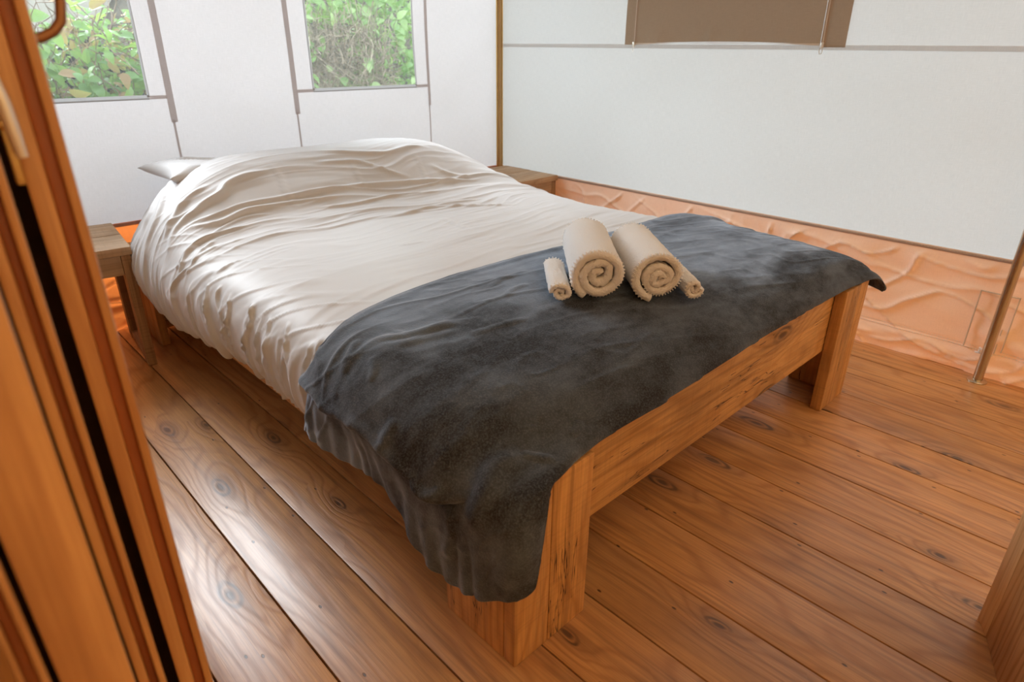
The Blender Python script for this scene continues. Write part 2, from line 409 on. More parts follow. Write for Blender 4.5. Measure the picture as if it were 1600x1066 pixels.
def ripple(a, z, plane):
    s = 11 if plane == 'y' else 23
    r = float(fbm(a*2.1+z*.8, z*1.7-a*.5, 2, s))*.010 + float(fbm(a*7+z*5, z*5-a*4, 2, s+5))*.0022
    return r*min(1, max(0, (z-.40)/.3))

def patch_obj(name, mat, plane, rects, parent=None, c=0.0, kind=None, res=.03):
    bm = bmesh.new()
    for r in rects: wall_patch(bm, plane, *r, c=c, res=res)
    bmesh.ops.remove_doubles(bm, verts=bm.verts, dist=.0001)
    me = bm_mesh(bm, name, False)
    for p in me.polygons: p.use_smooth = True
    o = link(name, me, mat, parent)
    if kind: tag(o, kind=kind)
    return o

W1 = (.265, .882); W2 = (1.621, 2.234); WZ0, WZ1 = .945, 1.90; TOP = 2.15
wb = patch_obj('wall_back', M['canvas_back'], 'y', [
    (-2.0, W1[0], SK, TOP), (W1[0], W1[1], SK, WZ0), (W1[0], W1[1], WZ1, TOP), (W1[1], W2[0], SK, TOP),
    (W2[0], W2[1], SK, WZ0), (W2[0], W2[1], WZ1, TOP), (W2[1], XR, SK, TOP)], kind='structure')
wr = patch_obj('wall_right', M['canvas_right'], 'x', [(-3.2, YB, SK, TOP)], kind='structure', res=.045)
# tapes sewn on the back wall
for x, wd, wd2 in ((.962, .027, .010), (1.525, .025, .009), (2.320, .018, .008), (.185, .025, .009)):
    patch_obj('seam_tape', M['tape'], 'y', [(x-wd/2, x+wd/2, .842, TOP)], wb, .004)
    patch_obj('seam_tape', M['tape'], 'y', [(x-wd2/2-.003, x+wd2/2-.003, SK, .85)], wb, .003)
for a, b in ((W1[1], .95), (1.537, W2[0]), (W2[1], 2.312), (.197, W1[0])):
    patch_obj('seam_tape', M['tape'], 'y', [(a, b, WZ0-.008, WZ0+.006)], wb, .0035)
# windows: insect mesh with a narrow pale border
for n, (a, b) in ((1, W1), (2, W2)):
    wd = link(f'window_{n}', None); tag(wd, kind='structure')
    patch_obj('mesh_pane', M['screen'], 'y', [(a, b, WZ0, WZ1)], wd, -.001)
    patch_obj('window_border', M['border'], 'y', [(a-.003, a+.007, WZ0, WZ1)], wd, .0035)
    patch_obj('window_border', M['border'], 'y', [(b-.007, b+.003, WZ0, WZ1)], wd, .0035)
    patch_obj('window_border', M['border'], 'y', [(a, b, WZ0-.009, WZ0+.009)], wd, .004)
# long tape on the right wall
patch_obj('seam_tape', M['tape_pale'], 'x', [(-3.2, YB, 1.140, 1.158)], wr, .004)

# terracotta skirt, creased
def skirt(name, plane, a0, a1, seed, parent=None):
    na = int((a1-a0)/.008); nz = 64
    A, Z = np.meshgrid(np.linspace(a0, a1, na), np.linspace(-.004, SK+.012, nz), indexing='ij')
    top = smooth(SK, SK-.10, Z)
    wv = fbm(A*3, Z*3, 2, seed)*.6
    cr = np.maximum(0, ridged(A*5.5+Z*6+wv, Z*9-A*2.2+wv, seed))**6*.014
    cr += np.maximum(0, ridged(A*4-Z*9+wv, Z*5+A*1.5, seed+3))**8*.012
    cr += np.maximum(0, ridged(A*16+wv*2, Z*2.0+wv, seed+9))**3*.004*smooth(.26, .42, Z)
    o = fbm(A*4, Z*6, 3, seed+1)*.012*top+cr*smooth(SK, SK-.05, Z)
    low = smooth(.105, .06, Z)
    o += low*(.012+.022*np.maximum(0, fbm(A*7+Z*8, Z*22-A*5, 2, seed+4))) - smooth(.03, .0, Z)*.004
    seam = np.exp(-((Z-.102)/.006)**2)*.004
    o = o-seam+.004
    P = np.stack([A, YB-o, Z], -1) if plane == 'y' else np.stack([XR-o, A, Z], -1)
    ob = link(name, grid_mesh(name, P), M['skirt'] if plane == 'x' else M['skirt_backlit'], parent)
    return ob, A, Z, o
sb, *_ = skirt('skirt_sheet', 'y', -2.0, XR, 5, wb)
sr, SA, SZ, SO = skirt('skirt_sheet', 'x', -3.2, YB, 31, wr)
hem_b = patch_obj('skirt_hem', M['tape'], 'y', [(-2.0, XR, SK-.004, SK+.010)], wb, .006)
hem_r = patch_obj('skirt_hem', M['tape'], 'x', [(-3.2, YB, SK-.003, SK+.008)], wr, .007)
# stitches: short threads standing on the skirt of the right wall
def stitch_row(name, y0, y1, z, mat, off=.0075, step=.011, parent=None, slope=0):
    bm = bmesh.new(); y = y0
    while y < y1:
        zz = z+slope*(y-y0)
        i = int(np.clip((y+3.2)/(YB+3.2)*(SA.shape[0]-1), 0, SA.shape[0]-1)); j = int(np.clip((zz+.004)/(SK+.016)*63, 0, 63))
        o = SO[i, j] if zz < SK else .0075
        box_bm(bm, (XR-o-.0016, y, zz-.0011), (XR-o+.001, y+step*.6, zz+.0011), 0)
        y += step
    o = link(name, bm_mesh(bm, name, False), mat, parent); tag(o, kind='stuff'); return o
stitch_row('stitching', .1, YB-.02, SK+.004, M['thread'], parent=wr)
stitch_row('stitching', .1, 2.4, .096, M['white_thread'], parent=wr)
stitch_row('stitching', .1, 2.4, .107, M['white_thread'], parent=wr)
# sewn patch and cord loop near the pole
bm = bmesh.new()
for (y0, y1, z0, z1) in ((.285, .289, .11, .33), (.405, .409, .10, .33), (.285, .409, .326, .33), (.305, .309, .10, .20), (.325, .329, .10, .205)):
    box_bm(bm, (XR-.0235, y0, z0), (XR-.016, y1, z1), .0008, 1)
link('reinforcing_stitch', bm_mesh(bm, 'reinforcing_stitch', False), M['thread'], wr)
pts = []
for i in range(60):
    a = i/59*6*math.pi
    pts.append((XR-.045+.010*math.cos(a*1.3), .318+.018*math.sin(a)+.0006*i, .105+.010*math.sin(a*.7+1)))
tube('cord_knot', pts, .0028, M['white_thread'], wr, 6)

# roof canvas and the far sides of the tent (out of view, they shape the light)
def sheet(name, quad, mat, kind='structure', parent=None, n=8):
    q = [np.array(p, float) for p in quad]
    u = np.linspace(0, 1, n)[:, None, None]; v = np.linspace(0, 1, n)[None, :, None]
    P = (q[0]*(1-u)+q[1]*u)*(1-v)+(q[3]*(1-u)+q[2]*u)*v
    o = link(name, grid_mesh(name, P), mat, parent)
    if kind: tag(o, kind=kind)
    return o
sheet('ceiling', [(-2.0, YB+.05, TOP), (XR+.05, YB+.05, TOP), (XR+.05, 0, 2.85), (-2.0, 0, 2.85)], M['canvas_roof'])
sheet('ceiling', [(-2.0, 0, 2.85), (XR+.05, 0, 2.85), (XR+.05, -3.2, 2.2), (-2.0, -3.2, 2.2)], M['tan_canvas'])
sheet('wall_left', [(-2.0, YB, 0), (-2.0, -3.2, 0), (-2.0, -3.2, 2.9), (-2.0, YB, 2.9)], M['canvas_roof'])
sheet('wall_right_gable', [(XR, YB, TOP), (XR, -3.2, TOP), (XR, -3.2, 2.9), (XR, YB, 2.9)], M['canvas_right'])
sheet('wall_front', [(-2.0, -3.2, 0), (XR, -3.2, 0), (XR, -3.2, 2.3), (-2.0, -3.2, 2.3)], M['tan_canvas'])

# inner partition between the bedroom and the room the photographer stands in
sheet('wall_partition_left', [(-2.0, -.02, 0), (-.42, -.02, 0), (-.42, -.02, 2.6), (-2.0, -.02, 2.6)], M['flap'])
# brown window cover on the right wall, with zips
cover = tag(link('window_cover', None), 'brown canvas window cover zipped onto the pale right tent wall', 'window cover')
cover.location = (XR, 1.6, 1.16)
def cover_patch(name, rects, mat, c, curve=0.0):
    bm = bmesh.new()
    for y0, y1, z0, z1 in rects:
        ny = max(2, int((y1-y0)/.015)); nz = 24; g = []
        for i in range(ny+1):
            row = []
            for j in range(nz+1):
                y = y0+(y1-y0)*i/ny; z = z0+(z1-z0)*j/nz
                zz = z
                if curve:
                    f = (y-y0)/(y1-y0); zz = z + curve*4*f*(1-f)*(1-(z-z0)/(z1-z0))
                o = ripple(y, zz, 'x')+c
                if curve:
                    pk = float(ridged(np.array(y*22+zz*6), np.array(zz*5), 77))
                    o += max(0, pk)**2*.011*max(0, 1-(zz-z0)/.09)*min(1, 8*f*(1-f)) + .006*float(fbm(np.array(y*5), np.array(zz*6), 2, 9))*min(1, 8*f*(1-f))
                row.append(bm.verts.new((-o, y-1.6, zz-1.16)))
            g.append(row)
        for i in range(ny):
            for j in range(nz): bm.faces.new((g[i][j], g[i+1][j], g[i+1][j+1], g[i][j+1]))
    me = bm_mesh(bm, name, False)
    for p in me.polygons: p.use_smooth = True
    return link(name, me, mat, cover)
cover_patch('border_strip', [(1.087, 1.170, 1.150, 1.85)], M['flap'], .008)
cover_patch('border_strip', [(2.092, 2.147, 1.156, 1.85)], M['flap'], .008)
cover_patch('cloth_panel', [(1.184, 2.078, 1.160, 1.85)], M['flap'], .012, .010)
cover_patch('bottom_piping', [(1.182, 2.080, 1.1555, 1.164)], M['thread'], .016, .0105)
for y in (1.172, 2.084):
    cover_patch('zip_strip', [(y-.009, y+.009, 1.158, 1.85)], M['zip'], .014)
    cover_patch('zip_teeth', [(y-.0022, y+.0022, 1.150, 1.85)], M['thread'], .017)
    o = ripple(y, 1.15, 'x')
    b_ = bmesh.new(); box_bm(b_, (-.026-o, y-1.606, -.014), (-.016-o, y-1.594, .008), .002)
    z = link('zip_slider', bm_mesh(b_, 'zip_slider'), M['chrome'], cover)
    pts = [(-.024-o, y-1.6+.006*math.sin(a), -.024+.011*math.cos(a)) for a in [i/16*2*math.pi for i in range(17)]]
    b_ = bmesh.new(); tube_bm(b_, pts, .0014, 6, False); link('pull_ring', bm_mesh(b_, 'pull_ring'), M['chrome'], z)

# poles
cp = empty('corner_pole', (XR-.028, YB-.030, 0), 'slim tan pole upright in the tent corner behind the bed', 'pole')
tube('shaft', [(0, 0, 0), (0, 0, 2.2)], .0135, M['pole'], cp, 16)
tube('edge_bead', [(-.017, .004, 0), (-.017, .004, 2.2)], .0045, M['brass'], cp, 8)
tube('edge_bead', [(.014, -.010, 0), (.014, -.010, 2.2)], .0045, M['brass'], cp, 8)
tp = empty('tent_pole', (2.775, .322, 0), 'shiny metal tent pole standing on a round foot by the right wall', 'pole')
tube('shaft', [(0, 0, .004), (0, 0, 1.1), (0, 0, 2.3)], .0165, M['steel'], tp, 24)
bm = bmesh.new(); tube_bm(bm, [(0, 0, 0), (0, 0, .003), (0, 0, .006), (0, 0, .009)], [.033, .033, .030, .018], 28)
link('foot_plate', bm_mesh(bm, 'foot_plate'), M['steel'], tp)
# ---------------------------------------------------------------- cloth surfaces (numpy)
def catmull(P, n):
    """resample control array P (k, ...) to n samples along axis 0"""
    k = P.shape[0]
    t = np.linspace(0, k-1, n); i = np.minimum(t.astype(int), k-2); f = (t-i)
    f = f.reshape((-1,)+(1,)*(P.ndim-1))
    p0 = P[np.maximum(i-1, 0)]; p1 = P[i]; p2 = P[i+1]; p3 = P[np.minimum(i+2, k-1)]
    return 0.5*((2*p1)+(-p0+p2)*f+(2*p0-5*p1+4*p2-p3)*f*f+(-p0+3*p1-3*p2+p3)*f**3)

def net(P, n, m):
    P = np.array(P, float)
    Q = catmull(P, n)
    return catmull(Q.transpose(1, 0, 2), m).transpose(1, 0, 2)

def smooth(a, b, x):
    t = np.clip((x-a)/(b-a), 0, 1); return t*t*(3-2*t)

# duvet: stations along the bed (foot -> head), 12 points across (left hem -> right hem)
def duvet_net():
    base = [(.675,.290),(.628,.260),(.603,.335),(.622,.435),(.715,.505),(.98,.532),(1.47,.540),(1.95,.528),(2.20,.512),(2.305,.475),(2.335,.40),(2.325,.30)]
    rows = []
    def row(y, pts, dy=None):
        rows.append([(x, y+(dy[i] if dy else 0), z) for i, (x, z) in enumerate(pts)])
    row(.700, [(x, .28+(z-.28)*.35) for x, z in base])
    row(.700, [(x, .28+(z-.28)*.66) for x, z in base])
    row(.735, [(x, z-.035 if z > .4 else z) for x, z in base])
    row(.86, [(x, z-.012 if z > .4 else z) for x, z in base])
    row(1.15, base)
    row(1.50, base)
    row(1.82, [(x, z) for x, z in base])
    row(2.08, [(.675,.27),(.615,.245),(.585,.33),(.605,.44),(.70,.515),(.98,.545),(1.47,.550),(1.95,.540),(2.20,.522),(2.32,.480),(2.35,.40),(2.34,.30)])
    row(2.25, [(.67,.26),(.605,.245),(.572,.34),(.600,.46),(.71,.545),(.98,.578),(1.47,.582),(1.95,.572),(2.20,.545),(2.33,.490),(2.36,.40),(2.34,.30)])
    row(2.40, [(.66,.27),(.59,.26),(.560,.36),(.598,.485),(.70,.585),(.95,.655),(1.45,.668),(1.90,.655),(2.17,.595),(2.32,.505),(2.36,.40),(2.34,.30)])
    row(2.54, [(.65,.31),(.585,.32),(.563,.41),(.608,.510),(.70,.615),(.93,.726),(1.42,.738),(1.86,.732),(2.12,.650),(2.30,.520),(2.36,.40),(2.34,.30)])
    row(2.68, [(.66,.35),(.60,.35),(.585,.42),(.640,.520),(.74,.630),(.95,.732),(1.42,.745),(1.86,.738),(2.12,.655),(2.29,.525),(2.35,.40),(2.34,.30)])
    row(2.82, [(.70,.38),(.65,.38),(.650,.44),(.700,.520),(.80,.625),(1.0,.700),(1.42,.716),(1.86,.708),(2.10,.635),(2.26,.515),(2.33,.40),(2.33,.30)])
    row(2.93, [(.76,.40),(.72,.40),(.73,.45),(.77,.510),(.86,.580),(1.02,.625),(1.42,.638),(1.86,.630),(2.08,.575),(2.22,.490),(2.30,.40),(2.31,.30)])
    row(2.98, [(.78,.38),(.76,.38),(.77,.41),(.80,.440),(.88,.460),(1.02,.475),(1.42,.480),(1.86,.478),(2.06,.460),(2.20,.430),(2.28,.38),(2.30,.30)])
    return rows

# blanket: rows rear edge -> front edge, columns left hem -> right hem
def blanket_net():
    R = []
    # cols: hem, low, mid, high, shoulder, top1, top2, top3, top4, right shoulder, right side, right hem
    R.append([(.596,1.345,.272),(.590,1.320,.335),(.592,1.290,.400),(.622,1.265,.470),(.700,1.280,.530),(.830,1.318,.548),(1.12,1.355,.552),(1.55,1.330,.556),(2.00,1.345,.552),(2.21,1.355,.540),(2.345,1.33,.488),(2.365,1.31,.40)])
    R.append([(.584,1.290,.268),(.580,1.260,.345),(.584,1.235,.425),(.614,1.215,.492),(.692,1.225,.536),(.850,1.265,.553),(1.14,1.285,.560),(1.57,1.275,.562),(2.01,1.280,.556),(2.21,1.280,.546),(2.345,1.27,.498),(2.368,1.26,.40)])
    R.append([(.592,1.165,.272),(.590,1.150,.340),(.576,1.135,.425),(.606,1.130,.490),(.688,1.145,.538),(.860,1.180,.556),(1.15,1.200,.565),(1.60,1.205,.562),(2.02,1.200,.552),(2.21,1.180,.540),(2.345,1.16,.490),(2.372,1.16,.40)])
    R.append([(.598,1.035,.280),(.590,1.030,.350),(.574,1.025,.430),(.606,1.022,.492),(.690,1.030,.535),(.860,1.050,.552),(1.15,1.060,.560),(1.60,1.062,.556),(2.02,1.060,.546),(2.21,1.050,.532),(2.345,1.04,.484),(2.378,1.05,.40)])
    R.append([(.592,.925,.236),(.584,.925,.320),(.576,.925,.415),(.608,.922,.484),(.694,.925,.525),(.860,.930,.542),(1.15,.935,.550),(1.60,.935,.546),(2.02,.930,.538),(2.20,.925,.528),(2.345,.92,.480),(2.385,.92,.40)])
    R.append([(.594,.830,.172),(.586,.835,.280),(.582,.838,.390),(.612,.835,.468),(.700,.830,.508),(.860,.825,.525),(1.15,.825,.533),(1.60,.820,.532),(2.02,.815,.526),(2.20,.810,.518),(2.345,.80,.478),(2.395,.78,.40)])
    R.append([(.598,.735,.178),(.588,.745,.275),(.584,.750,.375),(.614,.752,.445),(.700,.750,.480),(.870,.745,.500),(1.15,.740,.508),(1.60,.735,.508),(2.02,.728,.504),(2.20,.722,.498),(2.345,.71,.468),(2.40,.66,.38)])
    R.append([(.604,.650,.212),(.590,.664,.300),(.588,.672,.385),(.618,.680,.438),(.710,.695,.455),(.870,.695,.470),(1.15,.690,.478),(1.60,.690,.486),(2.02,.688,.478),(2.20,.680,.470),(2.345,.665,.448),(2.40,.625,.37)])
    R.append([(.618,.610,.240),(.612,.604,.320),(.616,.612,.395),(.650,.622,.432),(.725,.640,.444),(.870,.662,.448),(1.15,.662,.452),(1.60,.664,.466),(2.02,.664,.460),(2.20,.655,.452),(2.345,.640,.436),(2.40,.615,.375)])
    R.append([(.640,.596,.262),(.652,.604,.325),(.672,.612,.390),(.700,.626,.434),(.765,.645,.440),(.875,.655,.436),(1.15,.655,.440),(1.60,.658,.452),(2.02,.656,.446),(2.20,.645,.442),(2.335,.632,.430),(2.395,.610,.38)])
    return R
# fold lines on the cloth (points in metres, half width, height)
DUVET_FOLDS = [
  ([(1.104, 2.471, 0.707), (0.993, 2.465, 0.698), (0.906, 2.449, 0.677), (0.86, 2.418, 0.65), (0.788, 2.402, 0.622), (0.724, 2.389, 0.593), (0.68, 2.369, 0.566), (0.638, 2.336, 0.526), (0.611, 2.292, 0.484)], 0.012, 0.012),
  ([(1.322, 2.332, 0.626), (1.111, 2.334, 0.625), (1.002, 2.336, 0.622), (0.895, 2.34, 0.615), (0.814, 2.334, 0.599), (0.731, 2.346, 0.581), (0.678, 2.342, 0.557), (0.634, 2.317, 0.517)], 0.01, 0.01),
  ([(1.292, 2.285, 0.599), (1.118, 2.298, 0.604), (1.009, 2.303, 0.603), (0.906, 2.309, 0.599), (0.797, 2.296, 0.579), (0.712, 2.328, 0.568), (0.67, 2.313, 0.544)], 0.009, 0.009),
  ([(0.859, 2.473, 0.68), (0.789, 2.469, 0.652), (0.732, 2.453, 0.617), (0.671, 2.408, 0.57), (0.628, 2.365, 0.523)], 0.012, 0.012),
  ([(0.853, 2.718, 0.694), (0.782, 2.676, 0.662), (0.695, 2.545, 0.612), (0.643, 2.486, 0.561), (0.6, 2.467, 0.496), (0.575, 2.41, 0.438)], 0.014, 0.012),
  ([(0.803, 2.702, 0.67), (0.739, 2.668, 0.632), (0.662, 2.582, 0.58), (0.61, 2.568, 0.509)], 0.014, 0.01),
  ([(0.695, 2.224, 0.535), (0.652, 2.226, 0.514), (0.619, 2.202, 0.478), (0.601, 2.202, 0.453)], 0.008, 0.009),
  ([(0.749, 2.211, 0.546), (0.676, 2.178, 0.519), (0.634, 2.151, 0.488)], 0.008, 0.007),
  ([(0.754, 2.031, 0.522), (0.701, 2.017, 0.51), (0.65, 2.02, 0.488)], 0.006, 0.005),
  ([(0.869, 2.237, 0.567), (0.771, 2.239, 0.557), (0.701, 2.237, 0.539), (0.647, 2.239, 0.512)], 0.007, 0.005),
  ([(0.988, 2.264, 0.584), (0.894, 2.283, 0.586), (0.806, 2.272, 0.572), (0.725, 2.246, 0.548)], 0.006, 0.005),
  ([(1.167, 2.336, 0.627), (1.336, 2.332, 0.626), (1.532, 2.319, 0.618), (1.741, 2.305, 0.606), (1.94, 2.283, 0.586), (2.021, 2.298, 0.587)], 0.009, 0.009),
  ([(1.118, 2.255, 0.584), (1.274, 2.233, 0.577), (1.472, 2.239, 0.578), (1.576, 2.237, 0.577), (1.712, 2.222, 0.57)], 0.008, 0.007),
  ([(1.259, 2.096, 0.552), (1.424, 2.075, 0.55), (1.568, 2.084, 0.55), (1.745, 2.031, 0.542), (1.943, 1.938, 0.531)], 0.009, 0.007),
  ([(1.353, 2.105, 0.553), (1.498, 2.084, 0.55), (1.653, 2.102, 0.55), (1.875, 2.087, 0.543)], 0.006, 0.004),
  ([(1.303, 2.56, 0.743), (1.458, 2.512, 0.728), (1.621, 2.482, 0.715), (1.785, 2.51, 0.727), (1.888, 2.49, 0.708)], 0.012, 0.008),
  ([(1.256, 2.479, 0.713), (1.424, 2.461, 0.703), (1.49, 2.436, 0.688), (1.57, 2.371, 0.651), (1.653, 2.33, 0.623)], 0.012, 0.008),
  ([(1.787, 2.404, 0.665), (1.844, 2.338, 0.623), (1.964, 2.3, 0.593)], 0.012, 0.007),
  ([(1.505, 1.96, 0.543), (1.485, 1.84, 0.54), (1.471, 1.731, 0.539)], 0.005, 0.004),
  ([(1.173, 1.769, 0.537), (1.222, 1.744, 0.538), (1.273, 1.739, 0.538)], 0.004, 0.004),
  ([(1.433, 2.477, 0.711), (1.413, 2.387, 0.661), (1.395, 2.324, 0.621), (1.402, 2.261, 0.587)], 0.0035, 0.003),
  ([(1.763, 2.482, 0.713), (1.743, 2.408, 0.669), (1.717, 2.322, 0.616), (1.716, 2.257, 0.582)], 0.0035, 0.003),
  ([(1.094, 2.537, 0.738), (1.104, 2.438, 0.687), (1.083, 2.367, 0.645), (1.078, 2.298, 0.603), (1.072, 2.25, 0.581)], 0.0035, 0.003),
  ([(0.649, 1.88, 0.474), (0.611, 1.84, 0.413), (0.601, 1.903, 0.312)], 0.006, 0.009),
  ([(0.661, 1.744, 0.48), (0.62, 1.7, 0.429), (0.605, 1.752, 0.317)], 0.005, 0.012),
  ([(0.657, 1.383, 0.479), (0.619, 1.363, 0.431), (0.603, 1.383, 0.34)], 0.007, 0.012),
  ([(0.681, 1.368, 0.493), (0.624, 1.333, 0.439), (0.603, 1.328, 0.364)], 0.006, 0.01),
  ([(0.657, 1.627, 0.477), (0.614, 1.581, 0.418), (0.603, 1.599, 0.339)], 0.006, 0.008),
  ([(0.65, 1.949, 0.481), (0.621, 1.93, 0.443), (0.606, 1.876, 0.402)], 0.006, 0.009),
  ([(0.635, 2.014, 0.473), (0.606, 1.975, 0.423), (0.596, 1.96, 0.379)], 0.006, 0.009),
  ([(0.641, 2.151, 0.495), (0.598, 2.194, 0.446), (0.579, 2.213, 0.397)], 0.006, 0.01),
  ([(0.664, 1.529, 0.483), (0.621, 1.477, 0.433), (0.605, 1.443, 0.379)], 0.006, 0.008),
]
BLANKET_FOLDS = [
  ([(0.661, 1.143, 0.529), (0.731, 1.097, 0.545), (0.817, 1.082, 0.551), (0.883, 1.069, 0.554)], 0.012, 0.007),
  ([(0.659, 1.119, 0.528), (0.713, 1.074, 0.542), (0.794, 1.051, 0.549), (0.85, 1.046, 0.551)], 0.012, 0.004),
  ([(0.835, 1.014, 0.549), (0.873, 1.004, 0.55), (0.935, 0.996, 0.552), (1.008, 0.982, 0.553)], 0.01, 0.004),
  ([(0.671, 1.273, 0.515), (0.639, 1.266, 0.489), (0.599, 1.192, 0.477)], 0.01, 0.006),
  ([(0.67, 1.175, 0.532), (0.632, 1.147, 0.513), (0.603, 1.115, 0.487)], 0.01, 0.005),
  ([(0.651, 1.091, 0.524), (0.633, 1.054, 0.514), (0.611, 1.033, 0.497)], 0.008, 0.004),
  ([(1.239, 1.21, 0.565), (1.13, 1.204, 0.565), (1.053, 1.175, 0.563)], 0.01, 0.005),
  ([(1.155, 1.126, 0.563), (1.1, 1.129, 0.563), (1.035, 1.102, 0.561)], 0.008, 0.004),
  ([(0.709, 0.683, 0.451), (0.674, 0.702, 0.454), (0.64, 0.706, 0.45), (0.602, 0.686, 0.426), (0.583, 0.699, 0.353)], 0.022, 0.01),
  ([(0.593, 0.762, 0.416), (0.585, 0.791, 0.39), (0.583, 0.84, 0.398)], 0.008, 0.006),
  ([(0.601, 0.919, 0.476), (0.582, 0.925, 0.443), (0.579, 0.915, 0.429)], 0.012, 0.006),
  ([(0.585, 0.76, 0.383), (0.584, 0.756, 0.317), (0.59, 0.781, 0.234)], 0.012, 0.007),
  ([(0.743, 0.65, 0.447), (0.722, 0.673, 0.45), (0.697, 0.703, 0.457)], 0.008, 0.006),
  ([(0.81, 0.682, 0.459), (0.832, 0.68, 0.459), (0.853, 0.693, 0.468)], 0.008, 0.006),
]
BLANKET_LIP = [(0.583, 1.23, 0.424), (0.578, 1.162, 0.425), (0.575, 1.036, 0.435), (0.577, 0.955, 0.433), (0.578, 0.921, 0.422), (0.583, 0.84, 0.399), (0.586, 0.768, 0.39)]
# ---------------------------------------------------------------- bed
BX0, BX1, BY0, BY1 = .636, 2.316, .644, 2.965
bed = empty('bed', (1.476, 1.8, 0), 'low double bed of thick reclaimed orange-brown planks', 'bed')
def bpart(name, lo, hi, mat, bev=.004):
    o = box(name, lo, hi, mat, None, bev); o.parent = bed; o.location = Vector(lo)-bed.location; return o
# near foot post: side plank plus two front planks
def post(name, members):
    e = bpy.data.objects.new(name, None); COL.objects.link(e); e.parent = bed
    for lo, hi in members:
        o = box('plank', lo, hi, M['bed_z'], None, .0045); o.parent = e; o.location = Vector(lo)-bed.location
post('foot_post', [((.636, .678, 0), (.668, .861, .418)), ((.636, .644, 0), (.7335, .6765, .420)), ((.7350, .644, 0), (.853, .6765, .424))])
post('foot_post', [((2.284, .672, 0), (2.3235, .835, .428)), ((2.109, .640, 0), (2.2335, .6765, .440)), ((2.2350, .642, 0), (2.306, .6765, .440))])
post('head_post', [((.636, 2.748, 0), (.668, 2.96, .40))])
post('head_post', [((2.284, 2.748, 0), (2.316, 2.96, .40))])
bpart('foot_rail', (.70, .6785, .2165), (2.262, .712, .431), M['bed_x'])
bpart('side_rail', (.642, .862, .226), (.674, 2.747, .42), M['bed_y'])
bpart('side_rail', (2.282, .836, .226), (2.314, 2.747, .42), M['bed_y'])
bpart('head_plank', (.67, 2.925, .005), (2.282, 2.957, .205), M['bed_x'])
bpart('head_plank', (.67, 2.925, .210), (2.282, 2.957, .42), M['bed_x'])
for i in range(12):
    y = .76+i*.18
    bpart('slat', (.676, y, .245), (2.280, y+.09, .263), M['bed_x'], .002)
# mattress
bm = bmesh.new(); box_bm(bm, (-.79, -1.08, 0), (.79, 1.08, .215), .05, 4)
mt = link('mattress', bm_mesh(bm, 'mattress'), M['mattress'], None, (1.475, 1.82, .264))
tag(mt, 'thick mattress lying on the bed frame beneath the duvet', 'mattress')

def normals(P):
    du = np.gradient(P, axis=0); dv = np.gradient(P, axis=1)
    n = np.cross(dv, du); l = np.linalg.norm(n, axis=-1, keepdims=True); n = n/np.maximum(l, 1e-9)
    return n
def arclen(P, axis):
    d = np.linalg.norm(np.diff(P, axis=axis), axis=-1); c = np.cumsum(d, axis=axis)
    z = np.zeros_like(np.take(c, [0], axis=axis)); return np.concatenate([z, c], axis=axis)
def crease(P, poly, w, fade=True):
    """gaussian ridge of half width w along a 3D polyline lying on the cloth"""
    poly = np.array(poly, float)
    if len(poly) > 2: poly = catmull(poly, (len(poly)-1)*4+1)
    lo = poly.min(0)-3*w; hi = poly.max(0)+3*w
    ok = ((P > lo) & (P < hi)).all(-1)
    out = np.zeros(P.shape[:2]); Q = P[ok]
    if not len(Q): return out
    seg = np.linalg.norm(np.diff(poly, axis=0), axis=1); tot = seg.sum(); acc = 0
    best = np.full(len(Q), 1e9); par = np.zeros(len(Q))
    for a, b, l in zip(poly[:-1], poly[1:], seg):
        ab = b-a; t = np.clip(((Q-a)@ab)/max(ab@ab, 1e-12), 0, 1)
        d = np.linalg.norm(Q-(a+t[:, None]*ab), axis=1); m = d < best
        best = np.where(m, d, best); par = np.where(m, (acc+t*l)/tot, par); acc += l
    v = np.exp(-(best/w)**2)
    if fade: v *= smooth(0, .22, par)*smooth(1, .78, par)
    out[ok] = v
    return out

# ---------------------------------------------------------------- duvet
P = net(duvet_net(), 620, 430)
A = arclen(P, 1); B = arclen(P, 0)[:, P.shape[1]//2][:, None]*np.ones_like(A); N = normals(P)
if N[300, 215, 2] < 0: N = -N
Y = P[..., 1]; X = P[..., 0]; Z = P[..., 2]
flank = smooth(.33, .18, A)*smooth(.0, .03, A)            # the left side hanging down
disp = np.zeros_like(A)
warp = fbm(Y*2.5, A*3, 2, 41)*.9
disp += flank*(.0125*np.maximum(0, ridged(Y*13+warp, A*1.6, 51))**2 + .0095*np.maximum(0, ridged(Y*30+warp*2, A*2.2, 53))**2 - .005)
disp += smooth(.0, .04, A)*smooth(.13, .03, A)*.006*vnoise(Y*30, A*4, 57)
topm = smooth(.22, .42, A)
sk = A*.35                                                # wrinkles run across, a little skewed
wp = fbm(A*2.2, Y*2.2, 2, 61)*1.3
calm = .55+.45*smooth(-.2, .3, fbm(A*1.5, Y*1.5, 2, 67))
disp += topm*calm*(.0034*np.maximum(0, ridged(A*1.3, (Y-sk*.5)*15+wp, 71))**2 + .0022*np.maximum(0, ridged(A*2.2+3, (Y-sk*.3)*34+wp*2, 73))**2)
disp += topm*.008*fbm(A*1.6, Y*2.6, 3, 79)
head = smooth(1.95, 2.2, Y)*smooth(2.55, 2.35, Y)
disp += topm*head*.008*np.maximum(0, ridged(A*.9, (Y-A*.05)*17+wp, 83))**2
mound = smooth(2.35, 2.5, Y)
disp += mound*.008*fbm(A*2.5, Y*7+A, 3, 89)
diag = np.exp(-((A-.36)/.13)**2)*smooth(2.5, 2.1, Y)
disp += diag*.0055*np.maximum(0, ridged((Y+A*.9)*17+warp, (A-Y)*2.0, 97))**2
for poly, w_, h_ in DUVET_FOLDS:
    w_ = max(w_, .0065)
    disp += h_*crease(P, poly, w_)
